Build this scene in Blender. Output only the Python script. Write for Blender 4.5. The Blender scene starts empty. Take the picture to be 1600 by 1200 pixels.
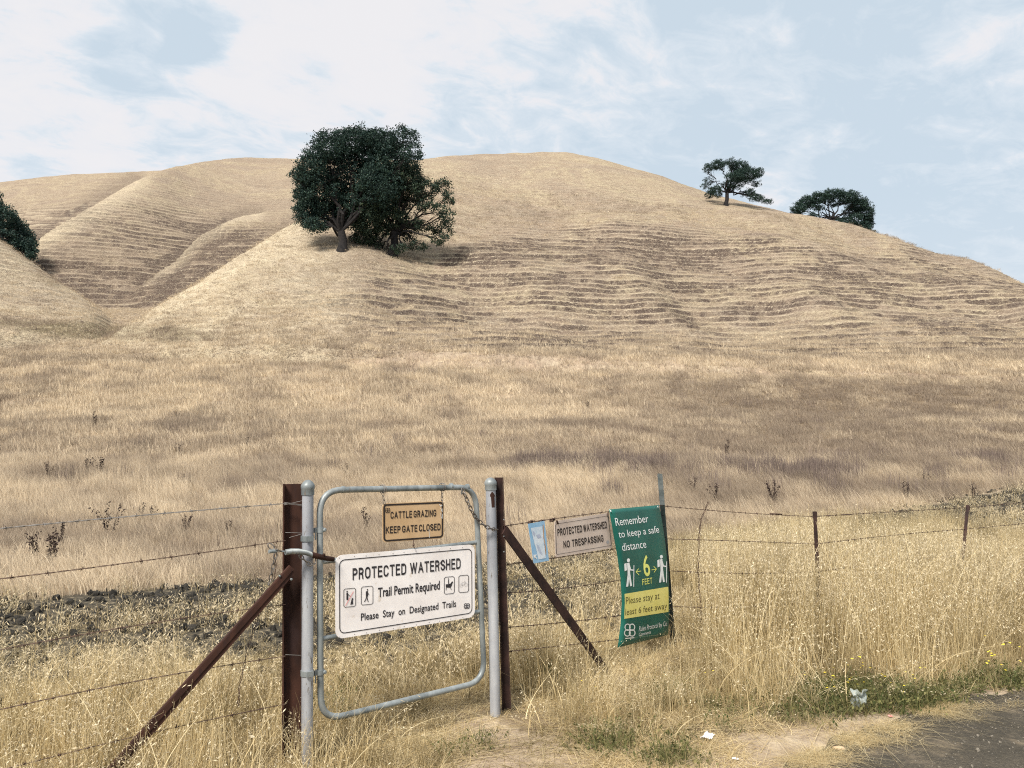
import bpy, bmesh, math, random
import numpy as np
from mathutils import Vector, Matrix, Euler
S = bpy.context.scene
C = S.collection
random.seed(7); RNG = np.random.default_rng(7)

# ------------------------------------------------------------------ camera, sky, sun, exposure
FPX = 1202.0; EYE = 1.60; TH = math.atan(118/FPX)
cam_d = bpy.data.cameras.new('camera'); cam = bpy.data.objects.new('camera', cam_d); C.objects.link(cam)
cam.location = (0, 0, EYE); cam.rotation_euler = (math.pi/2 + TH, 0, 0)
cam_d.sensor_width = 36.0; cam_d.lens = 36.0*FPX/1600; cam_d.clip_start = 0.05; cam_d.clip_end = 3000
S.camera = cam
SUN_EL = math.radians(47); SUN_AZ = math.radians(207)          # azimuth clockwise from +Y (left and behind)
W = bpy.data.worlds.new('World'); S.world = W; W.use_nodes = True
sl = bpy.data.lights.new('sun', 'SUN'); sl.energy = 4.3; sl.angle = math.radians(14); sl.color = (1.0, 0.93, 0.83)
so = bpy.data.objects.new('sun', sl); C.objects.link(so)
sd = Vector((math.sin(SUN_AZ)*math.cos(SUN_EL), math.cos(SUN_AZ)*math.cos(SUN_EL), math.sin(SUN_EL)))
so.rotation_euler = sd.to_track_quat('Z', 'Y').to_euler()
S.view_settings.view_transform = 'Standard'; S.view_settings.look = 'None'
S.view_settings.gamma = 1; S.view_settings.use_curve_mapping = False; S.view_settings.exposure = 0.42
S.cycles.use_denoising = False; S.cycles.filter_width = 1.1; S.cycles.use_adaptive_sampling = True; S.cycles.adaptive_threshold = 0.015; S.cycles.max_bounces = 4; S.cycles.diffuse_bounces = 2; S.cycles.transparent_max_bounces = 8

def ray(px, py):
    X = (px-800)/FPX; Y = (600-py)/FPX
    return X, math.cos(TH) - Y*math.sin(TH), math.sin(TH) + Y*math.cos(TH)
def ut(px, py):
    X, f, u = ray(px, py); return X/f, u/f
def proj(x, y, z):
    z = z-EYE; d = y*math.cos(TH)+z*math.sin(TH); v = -y*math.sin(TH)+z*math.cos(TH)
    return 800+FPX*x/d, 600-FPX*v/d
def at_z(px, py, z=0.0):
    u, t = ut(px, py); y = (z-EYE)/t; return Vector((u*y, y, z))
def at_y(px, py, y):
    u, t = ut(px, py); return Vector((u*y, y, EYE+t*y))

class NT:
    def __init__(s, nt): s.t = nt; s.n = nt.nodes; s.l = nt.links; s.n.clear()
    def node(s, ty, ins=None, **kw):
        n = s.n.new(ty)
        for k, v in kw.items(): setattr(n, k, v)
        for k, v in (ins or {}).items(): s.put(n, k, v)
        return n
    def put(s, n, k, v):
        i = n.inputs[k]
        if isinstance(v, bpy.types.NodeSocket): s.l.new(v, i)
        elif isinstance(v, bpy.types.Node): s.l.new(v.outputs[0], i)
        else: i.default_value = v
    def math(s, op, a, b=0.0, c=None, clamp=False):
        n = s.node('ShaderNodeMath', {0: a, 1: b}, operation=op); n.use_clamp = clamp
        if c is not None: s.put(n, 2, c)
        return n.outputs[0]
    def noise(s, vec, scale, detail=4, rough=.55, dist=0.0, out='Fac'):
        n = s.node('ShaderNodeTexNoise', {'Scale': scale, 'Detail': detail, 'Roughness': rough, 'Distortion': dist})
        if vec is not None: s.put(n, 'Vector', vec)
        return n.outputs[out]
    def ramp(s, fac, stops, interp='LINEAR'):
        n = s.node('ShaderNodeValToRGB', {'Fac': fac}); cr = n.color_ramp; cr.interpolation = interp
        while len(cr.elements) < len(stops): cr.elements.new(0.5)
        for e, (p, c) in zip(cr.elements, stops):
            e.position = p; e.color = (c if isinstance(c, (tuple, list)) and len(c) == 4 else (*c, 1) if isinstance(c, (tuple, list)) else (c, c, c, 1))
        return n.outputs[0]
    def mix(s, fac, a, b, mode='MIX'):
        n = s.node('ShaderNodeMix', data_type='RGBA', blend_type=mode)
        s.put(n, 0, fac)
        for k, v in ((6, a), (7, b)):
            if isinstance(v, tuple) and len(v) == 3: v = (*v, 1)
            s.put(n, k, v)
        return n.outputs[2]
    def vmul(s, v, c):
        return s.node('ShaderNodeVectorMath', {0: v, 1: c}, operation='MULTIPLY').outputs[0]

# ---- sky: Nishita sky behind thin, broken high cloud (direction based, all round the dome)
w = NT(W.node_tree)
tc = w.node('ShaderNodeTexCoord').outputs['Generated']
sky = w.node('ShaderNodeTexSky', sky_type='NISHITA', sun_disc=False)
sky.sun_elevation = SUN_EL; sky.sun_rotation = SUN_AZ; sky.air_density = 1.0; sky.dust_density = 1.5
sep = w.node('ShaderNodeSeparateXYZ', {0: tc})
zc = w.math('MAXIMUM', sep.outputs[2], 0.0)
den = w.math('ADD', zc, 0.16)
cx = w.math('DIVIDE', sep.outputs[0], den); cy = w.math('DIVIDE', sep.outputs[1], den)
cv = w.node('ShaderNodeCombineXYZ', {0: cx, 1: cy, 2: 0.3}).outputs[0]
rot = w.node('ShaderNodeVectorRotate', {'Vector': cv, 'Angle': math.radians(-32)}, rotation_type='Z_AXIS').outputs[0]
strv = w.vmul(rot, (0.9, 1.2, 1))
n1 = w.noise(strv, 1.15, 8, .60, .35)
n2 = w.noise(strv, 3.6, 8, .64, .5)
n4 = w.noise(strv, 9.0, 6, .62, .8)
def blob(px, py, rad):
    X, f, u = ray(px, py); L = math.sqrt(X*X+f*f+u*u)
    wob = w.node('ShaderNodeVectorMath', {0: w.noise(strv, 2.4, 6, .62, out='Color'), 1: (.5, .5, .5)}, operation='SUBTRACT').outputs[0]
    wv = w.node('ShaderNodeVectorMath', {0: w.vmul(wob, (.16, .16, .10)), 1: tc}, operation='ADD').outputs[0]
    d = w.node('ShaderNodeVectorMath', {0: wv, 1: (X/L, f/L, u/L)}, operation='DISTANCE').outputs['Value']
    m = w.node('ShaderNodeMapRange', {0: d, 1: rad*1.35, 2: rad*.55, 3: 0.0, 4: 1.0}, interpolation_type='SMOOTHSTEP')
    return m.outputs[0]
grey = w.math('ADD', w.math('MULTIPLY', n1, .44), w.math('MULTIPLY', w.math('ADD', w.math('MULTIPLY', n2, .58), w.math('MULTIPLY', n4, .42)), .86))
right = w.node('ShaderNodeMapRange', {0: sep.outputs[0], 1: -0.55, 2: 0.45, 3: -0.045, 4: 0.035}).outputs[0]
low = w.node('ShaderNodeMapRange', {0: sep.outputs[2], 1: 0.56, 2: 0.40, 3: -0.05, 4: 0.03}).outputs[0]
grey = w.math('ADD', w.math('ADD', w.math('SUBTRACT', grey, .10), right), low)
grey = w.math('ADD', grey, w.math('MULTIPLY', blob(215, 62, .07), .13))
grey = w.math('ADD', grey, w.math('MULTIPLY', blob(290, 35, .04), .10))
grey = w.math('ADD', grey, w.math('MULTIPLY', blob(1180, 205, .20), .07))
grey = w.math('SUBTRACT', grey, w.math('MULTIPLY', blob(600, 0, .20), .05))
grey = w.math('SUBTRACT', grey, w.math('MULTIPLY', blob(1215, 288, .05), .10))
cl = w.ramp(grey, [(0.43, (6.8, 6.7, 6.8)), (0.50, (6.6, 6.6, 6.8)), (0.53, (6.15, 6.45, 6.8)), (0.575, (5.45, 6.05, 6.6)), (0.66, (4.7, 5.5, 6.2))])
hz = w.node('ShaderNodeMapRange', {0: sep.outputs[2], 1: 0.30, 2: 0.0, 3: 0.0, 4: 0.8}).outputs[0]
cl = w.mix(hz, cl, (5.7, 6.15, 6.55))
full = w.mix(0.93, sky.outputs[0], cl)
bg = w.node('ShaderNodeBackground', {'Color': full, 'Strength': 0.1})
out = w.node('ShaderNodeOutputWorld'); w.l.new(bg.outputs[0], out.inputs[0])

# ------------------------------------------------------------------ helpers
def tag(o, label=None, cat=None, group=None, kind=None):
    if label: o['label'] = label
    if cat: o['category'] = cat
    if group: o['group'] = group
    if kind: o['kind'] = kind
    return o
def empty(name, loc=(0, 0, 0), label=None, cat=None, group=None):
    o = bpy.data.objects.new(name, None); C.objects.link(o); o.location = loc; o.empty_display_size = .2
    return tag(o, label, cat, group)
def mesh_obj(name, V, F, mat, parent=None, smooth=False, link=True):
    me = bpy.data.meshes.new(name)
    V = np.asarray(V, dtype=np.float32).reshape(-1, 3)
    if isinstance(F, np.ndarray):
        k = F.shape[1]; me.vertices.add(len(V)); me.vertices.foreach_set('co', V.ravel())
        me.loops.add(F.size); me.loops.foreach_set('vertex_index', F.astype(np.int32).ravel())
        me.polygons.add(len(F)); me.polygons.foreach_set('loop_start', np.arange(0, F.size, k, dtype=np.int32))
        me.update(calc_edges=True)
    else:
        me.from_pydata([tuple(v) for v in V.tolist()], [], F)
    if smooth: me.polygons.foreach_set('use_smooth', np.ones(len(me.polygons), dtype=bool))
    me.validate(verbose=False)
    if mat is not None:
        for m in (mat if isinstance(mat, (list, tuple)) else [mat]): me.materials.append(m)
    o = bpy.data.objects.new(name, me)
    if link: C.objects.link(o)
    if parent is not None:
        o.parent = parent; o.matrix_parent_inverse = Matrix.Translation(-Vector(parent.location))
    return o
class MB:
    """collects shapes, links them as one mesh"""
    def __init__(s): s.v = []; s.f = []
    def add(s, V, F):
        n = len(s.v); s.v += [tuple(p) for p in V]; s.f += [tuple(i+n for i in f) for f in F]
    def box(s, c, ax, ay, az):
        c = Vector(c); P = [c+ax*i+ay*j+az*k for i in (-1, 1) for j in (-1, 1) for k in (-1, 1)]
        s.add(P, [(0, 1, 3, 2), (4, 6, 7, 5), (0, 4, 5, 1), (2, 3, 7, 6), (0, 2, 6, 4), (1, 5, 7, 3)])
    def tube(s, pts, r, n=8, cap=True, closed=False):
        pts = [Vector(p) for p in pts]; m = len(pts)
        rr = r if isinstance(r, (list, tuple)) else [r]*m
        up = Vector((0, 0, 1)); V = []; nrm = None
        for i in range(m):
            a = pts[(i-1) % m] if (closed or i > 0) else pts[0]; b = pts[(i+1) % m] if (closed or i < m-1) else pts[-1]
            t = (b-a); t = t.normalized() if t.length > 1e-9 else Vector((0, 0, 1))
            if nrm is None:
                nrm = t.cross(up) if abs(t.z) < .95 else t.cross(Vector((1, 0, 0)))
            nrm = (nrm - t*nrm.dot(t)); nrm = nrm.normalized() if nrm.length > 1e-9 else t.orthogonal().normalized()
            bn = t.cross(nrm)
            for k in range(n):
                a_ = 2*math.pi*k/n; V.append(pts[i]+(nrm*math.cos(a_)+bn*math.sin(a_))*rr[i])
        F = []
        for i in range(m if closed else m-1):
            j = (i+1) % m
            for k in range(n):
                k2 = (k+1) % n; F.append((i*n+k, i*n+k2, j*n+k2, j*n+k))
        if cap and not closed:
            F.append(tuple(range(n-1, -1, -1))); F.append(tuple((m-1)*n+k for k in range(n)))
        s.add(V, F)
    def lathe(s, base, axis, prof, n=20):
        axis = Vector(axis).normalized(); a = axis.orthogonal().normalized(); b = axis.cross(a); base = Vector(base); V = []
        for (r, h) in prof:
            for k in range(n):
                an = 2*math.pi*k/n; V.append(base+axis*h+(a*math.cos(an)+b*math.sin(an))*r)
        F = [(i*n+k, i*n+(k+1) % n, (i+1)*n+(k+1) % n, (i+1)*n+k) for i in range(len(prof)-1) for k in range(n)]
        F.append(tuple(range(n-1, -1, -1))); F.append(tuple((len(prof)-1)*n+k for k in range(n)))
        s.add(V, F)
    def sphere(s, c, r, n=8, sq=(1, 1, 1)):
        c = Vector(c); V = []; F = []
        for i in range(n+1):
            th = math.pi*i/n
            for k in range(n*2):
                ph = math.pi*k/n
                V.append(c+Vector((math.sin(th)*math.cos(ph)*sq[0], math.sin(th)*math.sin(ph)*sq[1], math.cos(th)*sq[2]))*r)
        m = n*2
        for i in range(n):
            for k in range(m): F.append((i*m+k, (i+1)*m+k, (i+1)*m+(k+1) % m, i*m+(k+1) % m))
        s.add(V, F)
    def build(s, name, mat, parent=None, smooth=True):
        o = mesh_obj(name, s.v, s.f, mat, parent)
        if smooth:
            o.data.polygons.foreach_set('use_smooth', [len(p.vertices) <= 4 for p in o.data.polygons])
            try: o.data.set_sharp_from_angle(angle=math.radians(40))
            except Exception: pass
        return o

def new_mat(name):
    m = bpy.data.materials.new(name); m.use_nodes = True; return m, NT(m.node_tree)
def finish(n, color, rough=.8, metallic=0.0, height=None, bump=.3, dist=.02, transl=0.0, spec=.3):
    p = n.node('ShaderNodeBsdfPrincipled')
    n.put(p, 'Base Color', (*color, 1) if isinstance(color, tuple) and len(color) == 3 else color)
    n.put(p, 'Roughness', rough); n.put(p, 'Metallic', metallic); p.inputs['Specular IOR Level'].default_value = spec
    if height is not None:
        b = n.node('ShaderNodeBump', {'Height': height, 'Strength': bump, 'Distance': dist}); n.l.new(b.outputs[0], p.inputs['Normal'])
    sh = p.outputs[0]
    if transl > 0:
        t = n.node('ShaderNodeBsdfTranslucent'); n.put(t, 'Color', color if not isinstance(color, tuple) else (*color, 1))
        sh = n.node('ShaderNodeMixShader', {0: transl, 1: sh, 2: t.outputs[0]}).outputs[0]
    o = n.node('ShaderNodeOutputMaterial'); n.l.new(sh, o.inputs[0])
def noise_mat(name, c1, c2, scale, rough=.8, metallic=0.0, bump=.2, dist=.01, detail=5, lo=.35, hi=.65, c3=None, s3=20, t3=(.6, .7), spec=.3, stretch=None):
    m, n = new_mat(name)
    v = n.node('ShaderNodeTexCoord').outputs['Object']
    if stretch: v = n.vmul(v, stretch)
    f = n.noise(v, scale, detail, .6)
    col = n.ramp(f, [(lo, c1), (hi, c2)])
    if c3 is not None:
        f3 = n.ramp(n.noise(v, s3, 4, .65), [(t3[0], 0.0), (t3[1], 1.0)]); col = n.mix(f3, col, c3)
    finish(n, col, rough, metallic, f, bump, dist, spec=spec)
    return m

# value noise in numpy
def _h(ix, iy, seed):
    n = (ix.astype(np.int64)*374761393 + iy.astype(np.int64)*668265263 + seed*1442695041) & 0xffffffff
    n = ((n ^ (n >> 13))*1274126177) & 0xffffffff
    return ((n ^ (n >> 16)) & 0xffff)/65535.0
def vn(x, y, seed=0):
    x = np.asarray(x, float); y = np.asarray(y, float)
    ix = np.floor(x); iy = np.floor(y); fx = x-ix; fy = y-iy
    fx = fx*fx*(3-2*fx); fy = fy*fy*(3-2*fy)
    a = _h(ix, iy, seed); b = _h(ix+1, iy, seed); c = _h(ix, iy+1, seed); d = _h(ix+1, iy+1, seed)
    return (a*(1-fx)+b*fx)*(1-fy)+(c*(1-fx)+d*fx)*fy
def fbm(x, y, seed=0, o=4):
    s = 0; a = .5; t = 0
    for i in range(o):
        s = s+a*vn(x, y, seed+i*17); t += a; x = np.asarray(x)*2.03+11.3; y = np.asarray(y)*2.03+5.7; a *= .5
    return s/t
def sst(a, b, x):
    t = np.clip((x-a)/(b-a), 0, 1); return t*t*(3-2*t)

# ------------------------------------------------------------------ terrain (heights in slope space t = (z-eye)/y, columns u = x/y)
_FY = np.array([0.1, 12, 18, 28, 42, 58, 85, 120, 400]); _FZ = np.array([0, 0, .45, 1.65, 4.2, 9.2, 17.9, 27, 60.])
def crv(pts):
    U = []; T = []
    for px, py in pts: a, b = ut(px, py); U.append(a); T.append(b)
    return np.array(U), np.array(T)
def lin(pts, u):
    U, T = crv(pts); s = 0
    for k in (-.012, -.006, 0, .006, .012): s = s+np.interp(u+k, U, T)
    return s/5
def ppx(pts, u):          # value table keyed by pixel column
    U = np.array([ut(p, 500)[0] for p, _ in pts]); T = np.array([v for _, v in pts]); s = 0
    for k in (-.02, -.01, 0, .01, .02): s = s+np.interp(u+k, U, T)
    return s/5
def layer(u, y, crest, foot, yf, yc, p=1.6, fall=2.0):
    tc_ = lin(crest, u); tf = lin(foot, u); yfv = ppx(yf, u); ycv = ppx(yc, u)
    s = np.clip((y-yfv)/(ycv-yfv), 0, 1)
    t = tf+(tc_-tf)*(1-(1-s)**p)
    t = np.where(y < yfv, tf-(yfv-y)*.02, t)
    b = np.clip((y-ycv)/ycv, 0, None)
    return np.where(y > ycv, tc_-fall*b*b-.15*b, t)
def terrain_t(u, y, lay=False):
    tF = (np.interp(y, _FY, _FZ)-EYE)/y
    tF = tF+np.where(y > 60, 0, 0)
    M = layer(u, y, [(60, 640), (150, 545), (247, 480), (310, 442), (374, 402), (471, 343), (560, 288), (620, 258), (660, 248), (720, 242), (800, 239), (880, 237), (930, 246), (980, 260), (1040, 277), (1100, 300), (1160, 315), (1210, 327), (1300, 352), (1365, 370), (1440, 388), (1540, 412), (1600, 431), (1750, 470), (2200, 560)],
              [(60, 660), (250, 545), (400, 540), (800, 556), (1200, 578), (1600, 590), (2200, 610)],
              [(100, 60), (400, 58), (900, 54), (1600, 50)], [(150, 62.5), (247, 74), (374, 88), (471, 100), (560, 120), (660, 150), (880, 170), (1100, 155), (1300, 135), (1600, 118), (2200, 90)], 1.55)
    L = layer(u, y, [(-900, 250), (-100, 318), (0, 375), (60, 415), (105, 450), (140, 472), (180, 500), (260, 600)],
              [(-900, 450), (0, 515), (140, 500), (260, 620)], [(-900, 50), (0, 63), (200, 70)], [(-900, 80), (0, 90), (140, 82), (260, 80)], 1.5)
    B1 = layer(u, y, [(-60, 480), (30, 410), (58, 374), (92, 351), (130, 330), (170, 306), (208, 284), (260, 263), (320, 252), (370, 246), (470, 248), (560, 249), (660, 250), (720, 300), (800, 420), (900, 560), (1100, 660), (2200, 700)],
               [(-60, 560), (58, 490), (200, 483), (400, 480), (700, 500), (900, 600), (1100, 690), (2200, 720)], [(0, 92), (300, 96), (900, 100)], [(30, 118), (58, 122), (130, 138), (208, 165), (300, 205), (370, 225), (560, 225), (900, 220)], 1.35)
    B2 = layer(u, y, [(120, 600), (170, 520), (200, 466), (227, 438), (255, 420), (280, 404), (302, 375), (357, 343), (400, 333), (470, 320), (600, 318), (750, 500), (900, 640), (2200, 700)],
               [(150, 600), (227, 492), (300, 486), (600, 470), (900, 690), (2200, 720)], [(150, 88), (600, 90)], [(200, 98), (227, 104), (302, 122), (357, 136), (470, 150), (600, 150)], 1.5, 3.0)
    B0 = layer(u, y, [(-2000, 330), (-400, 300), (-100, 290), (0, 285), (60, 277), (110, 272), (220, 268), (320, 262), (420, 300), (600, 420), (800, 640), (2200, 700)],
               [(-2000, 480), (0, 440), (600, 470), (800, 680), (2200, 720)], [(0, 130), (600, 130)], [(0, 250), (600, 250)], 1.4)
    out = None
    k = 90.0
    ts = np.stack([tF, M, L, B1, B2, B0]); mx = ts.max(0)
    soft = mx+np.log(np.exp(np.clip((ts-mx)*k*8, -60, 0)).sum(0))/(k*8)
    wgt = sst(40, 70, y)
    res = np.where(y > 40, mx*(1-wgt)+soft*wgt, tF)
    if lay:
        s2 = np.sort(ts, 0); return res, ts.argmax(0), (s2[-1]-s2[-2])*y
    return res
def masks(u, y, z):
    """terrace strength, brown, olive: where the photo has them, in world terms"""
    x = u*y; t = (z-EYE)/y
    px = 800+FPX*u/(math.cos(TH)+t*math.sin(TH))          # approx column for the design tables
    py = 600-FPX*(t*math.cos(TH)-math.sin(TH))/(math.cos(TH)+t*math.sin(TH))
    return px, py
def terr(u, y):
    t, la, gap = terrain_t(u, y, True); z = EYE+t*y; x = u*y
    px, py = masks(u, y, z)
    far = sst(52, 62, y)
    z = z+far*(la == 1)*((fbm(x/19+7, y/22, 3, 3)-.5)*6.2*sst(58, 76, y)*sst(150, 110, y)*sst(640, 760, px)+(fbm(x/8, y/12, 13, 2)-.5)*1.5*sst(56, 66, y)*sst(150, 110, y))+(fbm(x/3.2, y/3.2, 9, 3)-.5)*(.12+.3*far)*sst(12, 20, y)
    top = np.interp(px, [0, 200, 400, 500, 620, 720, 800, 900, 1000, 1120, 1300, 1450, 1600], [330, 330, 360, 470, 425, 400, 375, 365, 370, 385, 400, 400, 440])
    bot = np.interp(px, [0, 200, 250, 400, 500, 700, 1000, 1200, 1600], [465, 470, 465, 440, 500, 545, 575, 560, 550])
    reg = sst(-25, 20, py-top)*sst(-12, 14, bot-py)
    left = (la >= 3)*1.0
    reg = np.where(left > 0, sst(-25, 20, py-top)*sst(500, 480, py)*.8, reg*sst(400, 560, px))
    reg = np.where(la == 2, .12, reg)
    reg = reg*(1-.35*sst(.50, .66, fbm(x/17+40, y/17, 21, 3)))+.15*sst(230, 300, py)*sst(600, 540, py)
    # grazing steps follow the contours
    zz = z+(fbm(x/9, y/9, 31, 3)-.5)*1.7+(fbm(x/2.5, y/2.5, 37, 2)-.5)*.34
    P = .80+.3*left; ph = zz/P; fr = ph-np.floor(ph); row = np.floor(ph)
    brk = (.34+.66*sst(.34, .60, fbm(x/6+row*13.7, row*5.1+y/40, 51, 3)))*(.7+.6*sst(.36, .60, fbm(x/15+3, y/13+9, 53, 3)))
    st = reg*brk*far
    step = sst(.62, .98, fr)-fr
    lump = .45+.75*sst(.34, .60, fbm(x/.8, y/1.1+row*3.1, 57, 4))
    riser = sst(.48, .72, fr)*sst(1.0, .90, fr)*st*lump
    lip_light = (sst(.0, .05, fr)*sst(.34, .12, fr)+sst(.97, 1., fr))*st
    z2 = z+step*P*.7*st
    return x, z2, riser, (st, fr, gap, lip_light), px, py, la
def height(x, y):
    x = np.atleast_1d(np.asarray(x, float)); y = np.atleast_1d(np.asarray(y, float))
    return terr(x/y, y)[1]
def hz1(x, y): return float(height(x, y)[0])
def hit(px, py, y0=6.0, y1=240.0):
    """where the line of sight through a photo pixel first meets the ground"""
    u, t = ut(px, py); ys = np.linspace(y0, y1, 6000); z = terr(np.full_like(ys, u), ys)[1]
    k = np.nonzero(z >= EYE+t*ys)[0]
    if len(k) == 0: k = [int(np.argmax((z-EYE)/ys))]
    y = ys[k[0]]; return Vector((u*y, y, float(z[k[0]])))
YFAR_X = [-30, -8, -6, 1, 14.6, 30, 80]; YFAR_Y = [5, 8.3, 9, 12.6, 22, 33, 70]
def yfar(x): return np.interp(x, YFAR_X, YFAR_Y)
ROAD = [at_z(1185, 1215), at_z(1240, 1194), at_z(1318, 1158), at_z(1385, 1128), at_z(1440, 1104), at_z(1500, 1090), at_z(1560, 1083), at_z(1640, 1076), at_z(1900, 1040)]
RX = np.array([p.x for p in ROAD]); RY = np.array([p.y for p in ROAD])
def road_edge(x): return np.interp(x, RX, RY)          # road lies nearer than this

HV = np.array([850, 900, 950, 1000, 1050, 1100, 1130, 1160, 1200, 1350.])
HP = np.array([-400, -100, 200, 440, 600, 760, 850, 960, 1080, 1250, 1400, 1500, 1600, 1750, 2200.])
HT = np.array([
 [.10, 0, 0, 0, 0, 0, 0, .1, .3, .5, .5, .45, .35, .45, .5],
 [.15, .12, .12, .12, .10, .12, .18, .35, .62, .72, .68, .60, .42, .5, .5],
 [.1, .0, .0, .0, .0, .05, .16, .30, .78, .88, .84, .76, .55, .55, .5],
 [.12, .07, .07, .07, .08, .14, .30, .30, .80, .95, .93, .88, .70, .65, .5],
 [.32, .22, .22, .18, .20, .34, .50, .28, .62, .80, .72, .42, .16, .16, .1],
 [.5, .42, .42, .34, .28, .26, .58, .28, .34, .32, .10, 0, 0, 0, 0],
 [.5, .47, .46, .44, .24, .05, .30, .26, .26, .14, 0, 0, 0, 0, 0],
 [.5, .47, .48, .44, .24, .0, .0, .12, .10, 0, 0, 0, 0, 0, 0],
 [.5, .47, .48, .44, .22, .0, .0, 0, 0, 0, 0, 0, 0, 0, 0],
 [.5, .42, .40, .32, .15, .0, .0, 0, 0, 0, 0, 0, 0, 0, 0]])
def Hmap(px, v):
    j = np.clip(np.searchsorted(HV, v)-1, 0, len(HV)-2); f = np.clip((v-HV[j])/(HV[j+1]-HV[j]), 0, 1)
    a = np.array([np.interp(px, HP, HT[i]) for i in range(len(HV))]); k = np.arange(len(px)); return a[j, k]*(1-f)+a[j+1, k]*f
def make_grid(name, us, ys, mat):
    U, Y = np.meshgrid(us, ys); X, Z, ris, st, px, py, la = terr(U, Y)
    n, m = U.shape
    V = np.stack([X, Y, Z], -1).reshape(-1, 3)
    idx = np.arange(n*m).reshape(n, m)
    F = np.stack([idx[:-1, :-1], idx[:-1, 1:], idx[1:, 1:], idx[1:, :-1]], -1).reshape(-1, 4)
    o = mesh_obj(name, V, F, mat, smooth=True)
    # zones: R bare risers, gullies, dark creases and painted edge shade, G grey-brown matted grass plus painted shade, B olive grass, A dark soil strip
    g = np.clip(sst(900, 1150, px)*sst(575, 610, py)*sst(735, 680, py)+.0, 0, 1)
    g = g+.75*sst(330, 300, np.abs(px-180))*0
    valley_shade = (la >= 3)*sst(500, 470, py)*(.35+.65*sst(270, 400, py))  # back slopes coloured darker, as shade behind the lit crests
    crease = (la >= 3)*sst(3.2, .3, st[2]+(fbm(X/2, Y/2, 66, 3)-.5)*3)*sst(490, 470, py)*sst(95, 110, Y)
    g = np.clip(g+valley_shade*.8, 0, 1)
    yc = np.interp(px, [-200, 0, 60, 130, 200, 260, 340], [500, 503, 511, 516, 522, 524, 526]); hw = np.interp(px, [-100, 0, 60, 130, 260, 340, 400], [3, 6, 11, 15, 12, 4, 1])
    ol = sst(1.5, .5, np.abs(py-yc)/hw)*sst(370, 320, px)*sst(40, 55, Y)
    d = yfar(X)-Y
    if name == 'ground':
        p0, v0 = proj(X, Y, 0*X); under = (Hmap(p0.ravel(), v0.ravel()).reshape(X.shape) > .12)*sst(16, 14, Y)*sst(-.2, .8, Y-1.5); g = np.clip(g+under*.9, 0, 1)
    soil = sst(-.15, .35, d+(fbm(X/1.2, Y/1.2, 71, 3)-.5)*1.2)*sst(6.4, 4.6, d+(fbm(X/1.5, Y/1.5, 77, 3)-.5)*1.0)*sst(32, 27, Y)
    lit_edge = 0
    def pd(poly):
        best = np.full(px.shape, 1e9)
        for (ax, ay), (bx, by) in zip(poly[:-1], poly[1:]):
            tt = np.clip(((px-ax)*(bx-ax)+(py-ay)*(by-ay))/((bx-ax)**2+(by-ay)**2), 0, 1); best = np.minimum(best, np.hypot(px-ax-tt*(bx-ax), (py-ay-tt*(by-ay))*1.2))
        return best
    nz_ = (fbm(X/1.6, Y/2.2, 166, 3)-.5)*9
    gl = np.zeros(px.shape)
    for poly, wd in (([(290, 412), (276, 432), (252, 455), (228, 470), (206, 482)], 7), ([(300, 385), (285, 396), (262, 404), (235, 412)], 5), ([(384, 398), (362, 412), (340, 424), (318, 430)], 6), ([(350, 345), (330, 360), (312, 376)], 3.5), ([(134, 322), (118, 331), (106, 332)], 3.0), ([(62, 400), (90, 425), (120, 446), (134, 458)], 3.5)):
        gl = np.maximum(gl, sst(wd+3, wd-3, pd(poly)+nz_))
    gl = gl*(la >= 3)*sst(60, 70, Y)
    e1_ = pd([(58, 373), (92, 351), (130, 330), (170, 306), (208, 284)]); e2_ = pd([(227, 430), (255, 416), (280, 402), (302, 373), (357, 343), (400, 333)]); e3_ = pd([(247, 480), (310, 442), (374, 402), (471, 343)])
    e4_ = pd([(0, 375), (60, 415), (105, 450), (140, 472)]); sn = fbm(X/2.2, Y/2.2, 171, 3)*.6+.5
    dark_e = ((la == 5)*sst(34, 3, e1_)+((la == 3)*sst(26, 3, e2_)*(py < 440))+(la >= 3)*sst(30, 2, e3_)*.8+(la >= 3)*sst(24, 2, e4_)*.7)*sn  # shade painted on the slopes just behind each spur edge
    lit_edge = ((la == 3)*sst(44, 2, e1_)*.75+(la == 4)*sst(24, 0, e2_)*.7+(la == 1)*sst(46, 2, e3_)*.8)*sn  # light painted along the spur edges
    g = np.clip(g*(1-np.clip(lit_edge, 0, 1)*.8)+dark_e*.75, 0, 1)
    gul_shade = .35*np.clip(dark_e, 0, 1)+1.15*gl+.0*sst(3.2, 1.0, np.abs(px-np.interp(py, [420, 440, 478, 500], [290, 280, 222, 205]))/3.4)*sst(412, 422, py)*sst(488, 478, py)*sst(60, 70, Y)  # gully scrub plus some of the painted edge shade
    col = np.stack([np.clip(ris+gul_shade+.75*crease, 0, 1), g, ol, soil], -1).astype(np.float32)
    a = o.data.attributes.new('zone', 'FLOAT_COLOR', 'POINT'); a.data.foreach_set('color', col.reshape(-1))
    a = o.data.attributes.new('lip_light', 'FLOAT', 'POINT'); a.data.foreach_set('value', (np.clip(st[3]+.75*(la == 1)*sst(600, 480, px)*sst(330, 380, py)*(fbm(X/3, Y/3, 5, 3)+.2)+.6*(la == 2)*(fbm(X/3, Y/3, 6, 3)+.1)+.8*lit_edge, 0, 1)*np.ones_like(X)).astype(np.float32).reshape(-1))  # terrace lips and pale straw, plus the painted spur edge light
    return o

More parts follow.
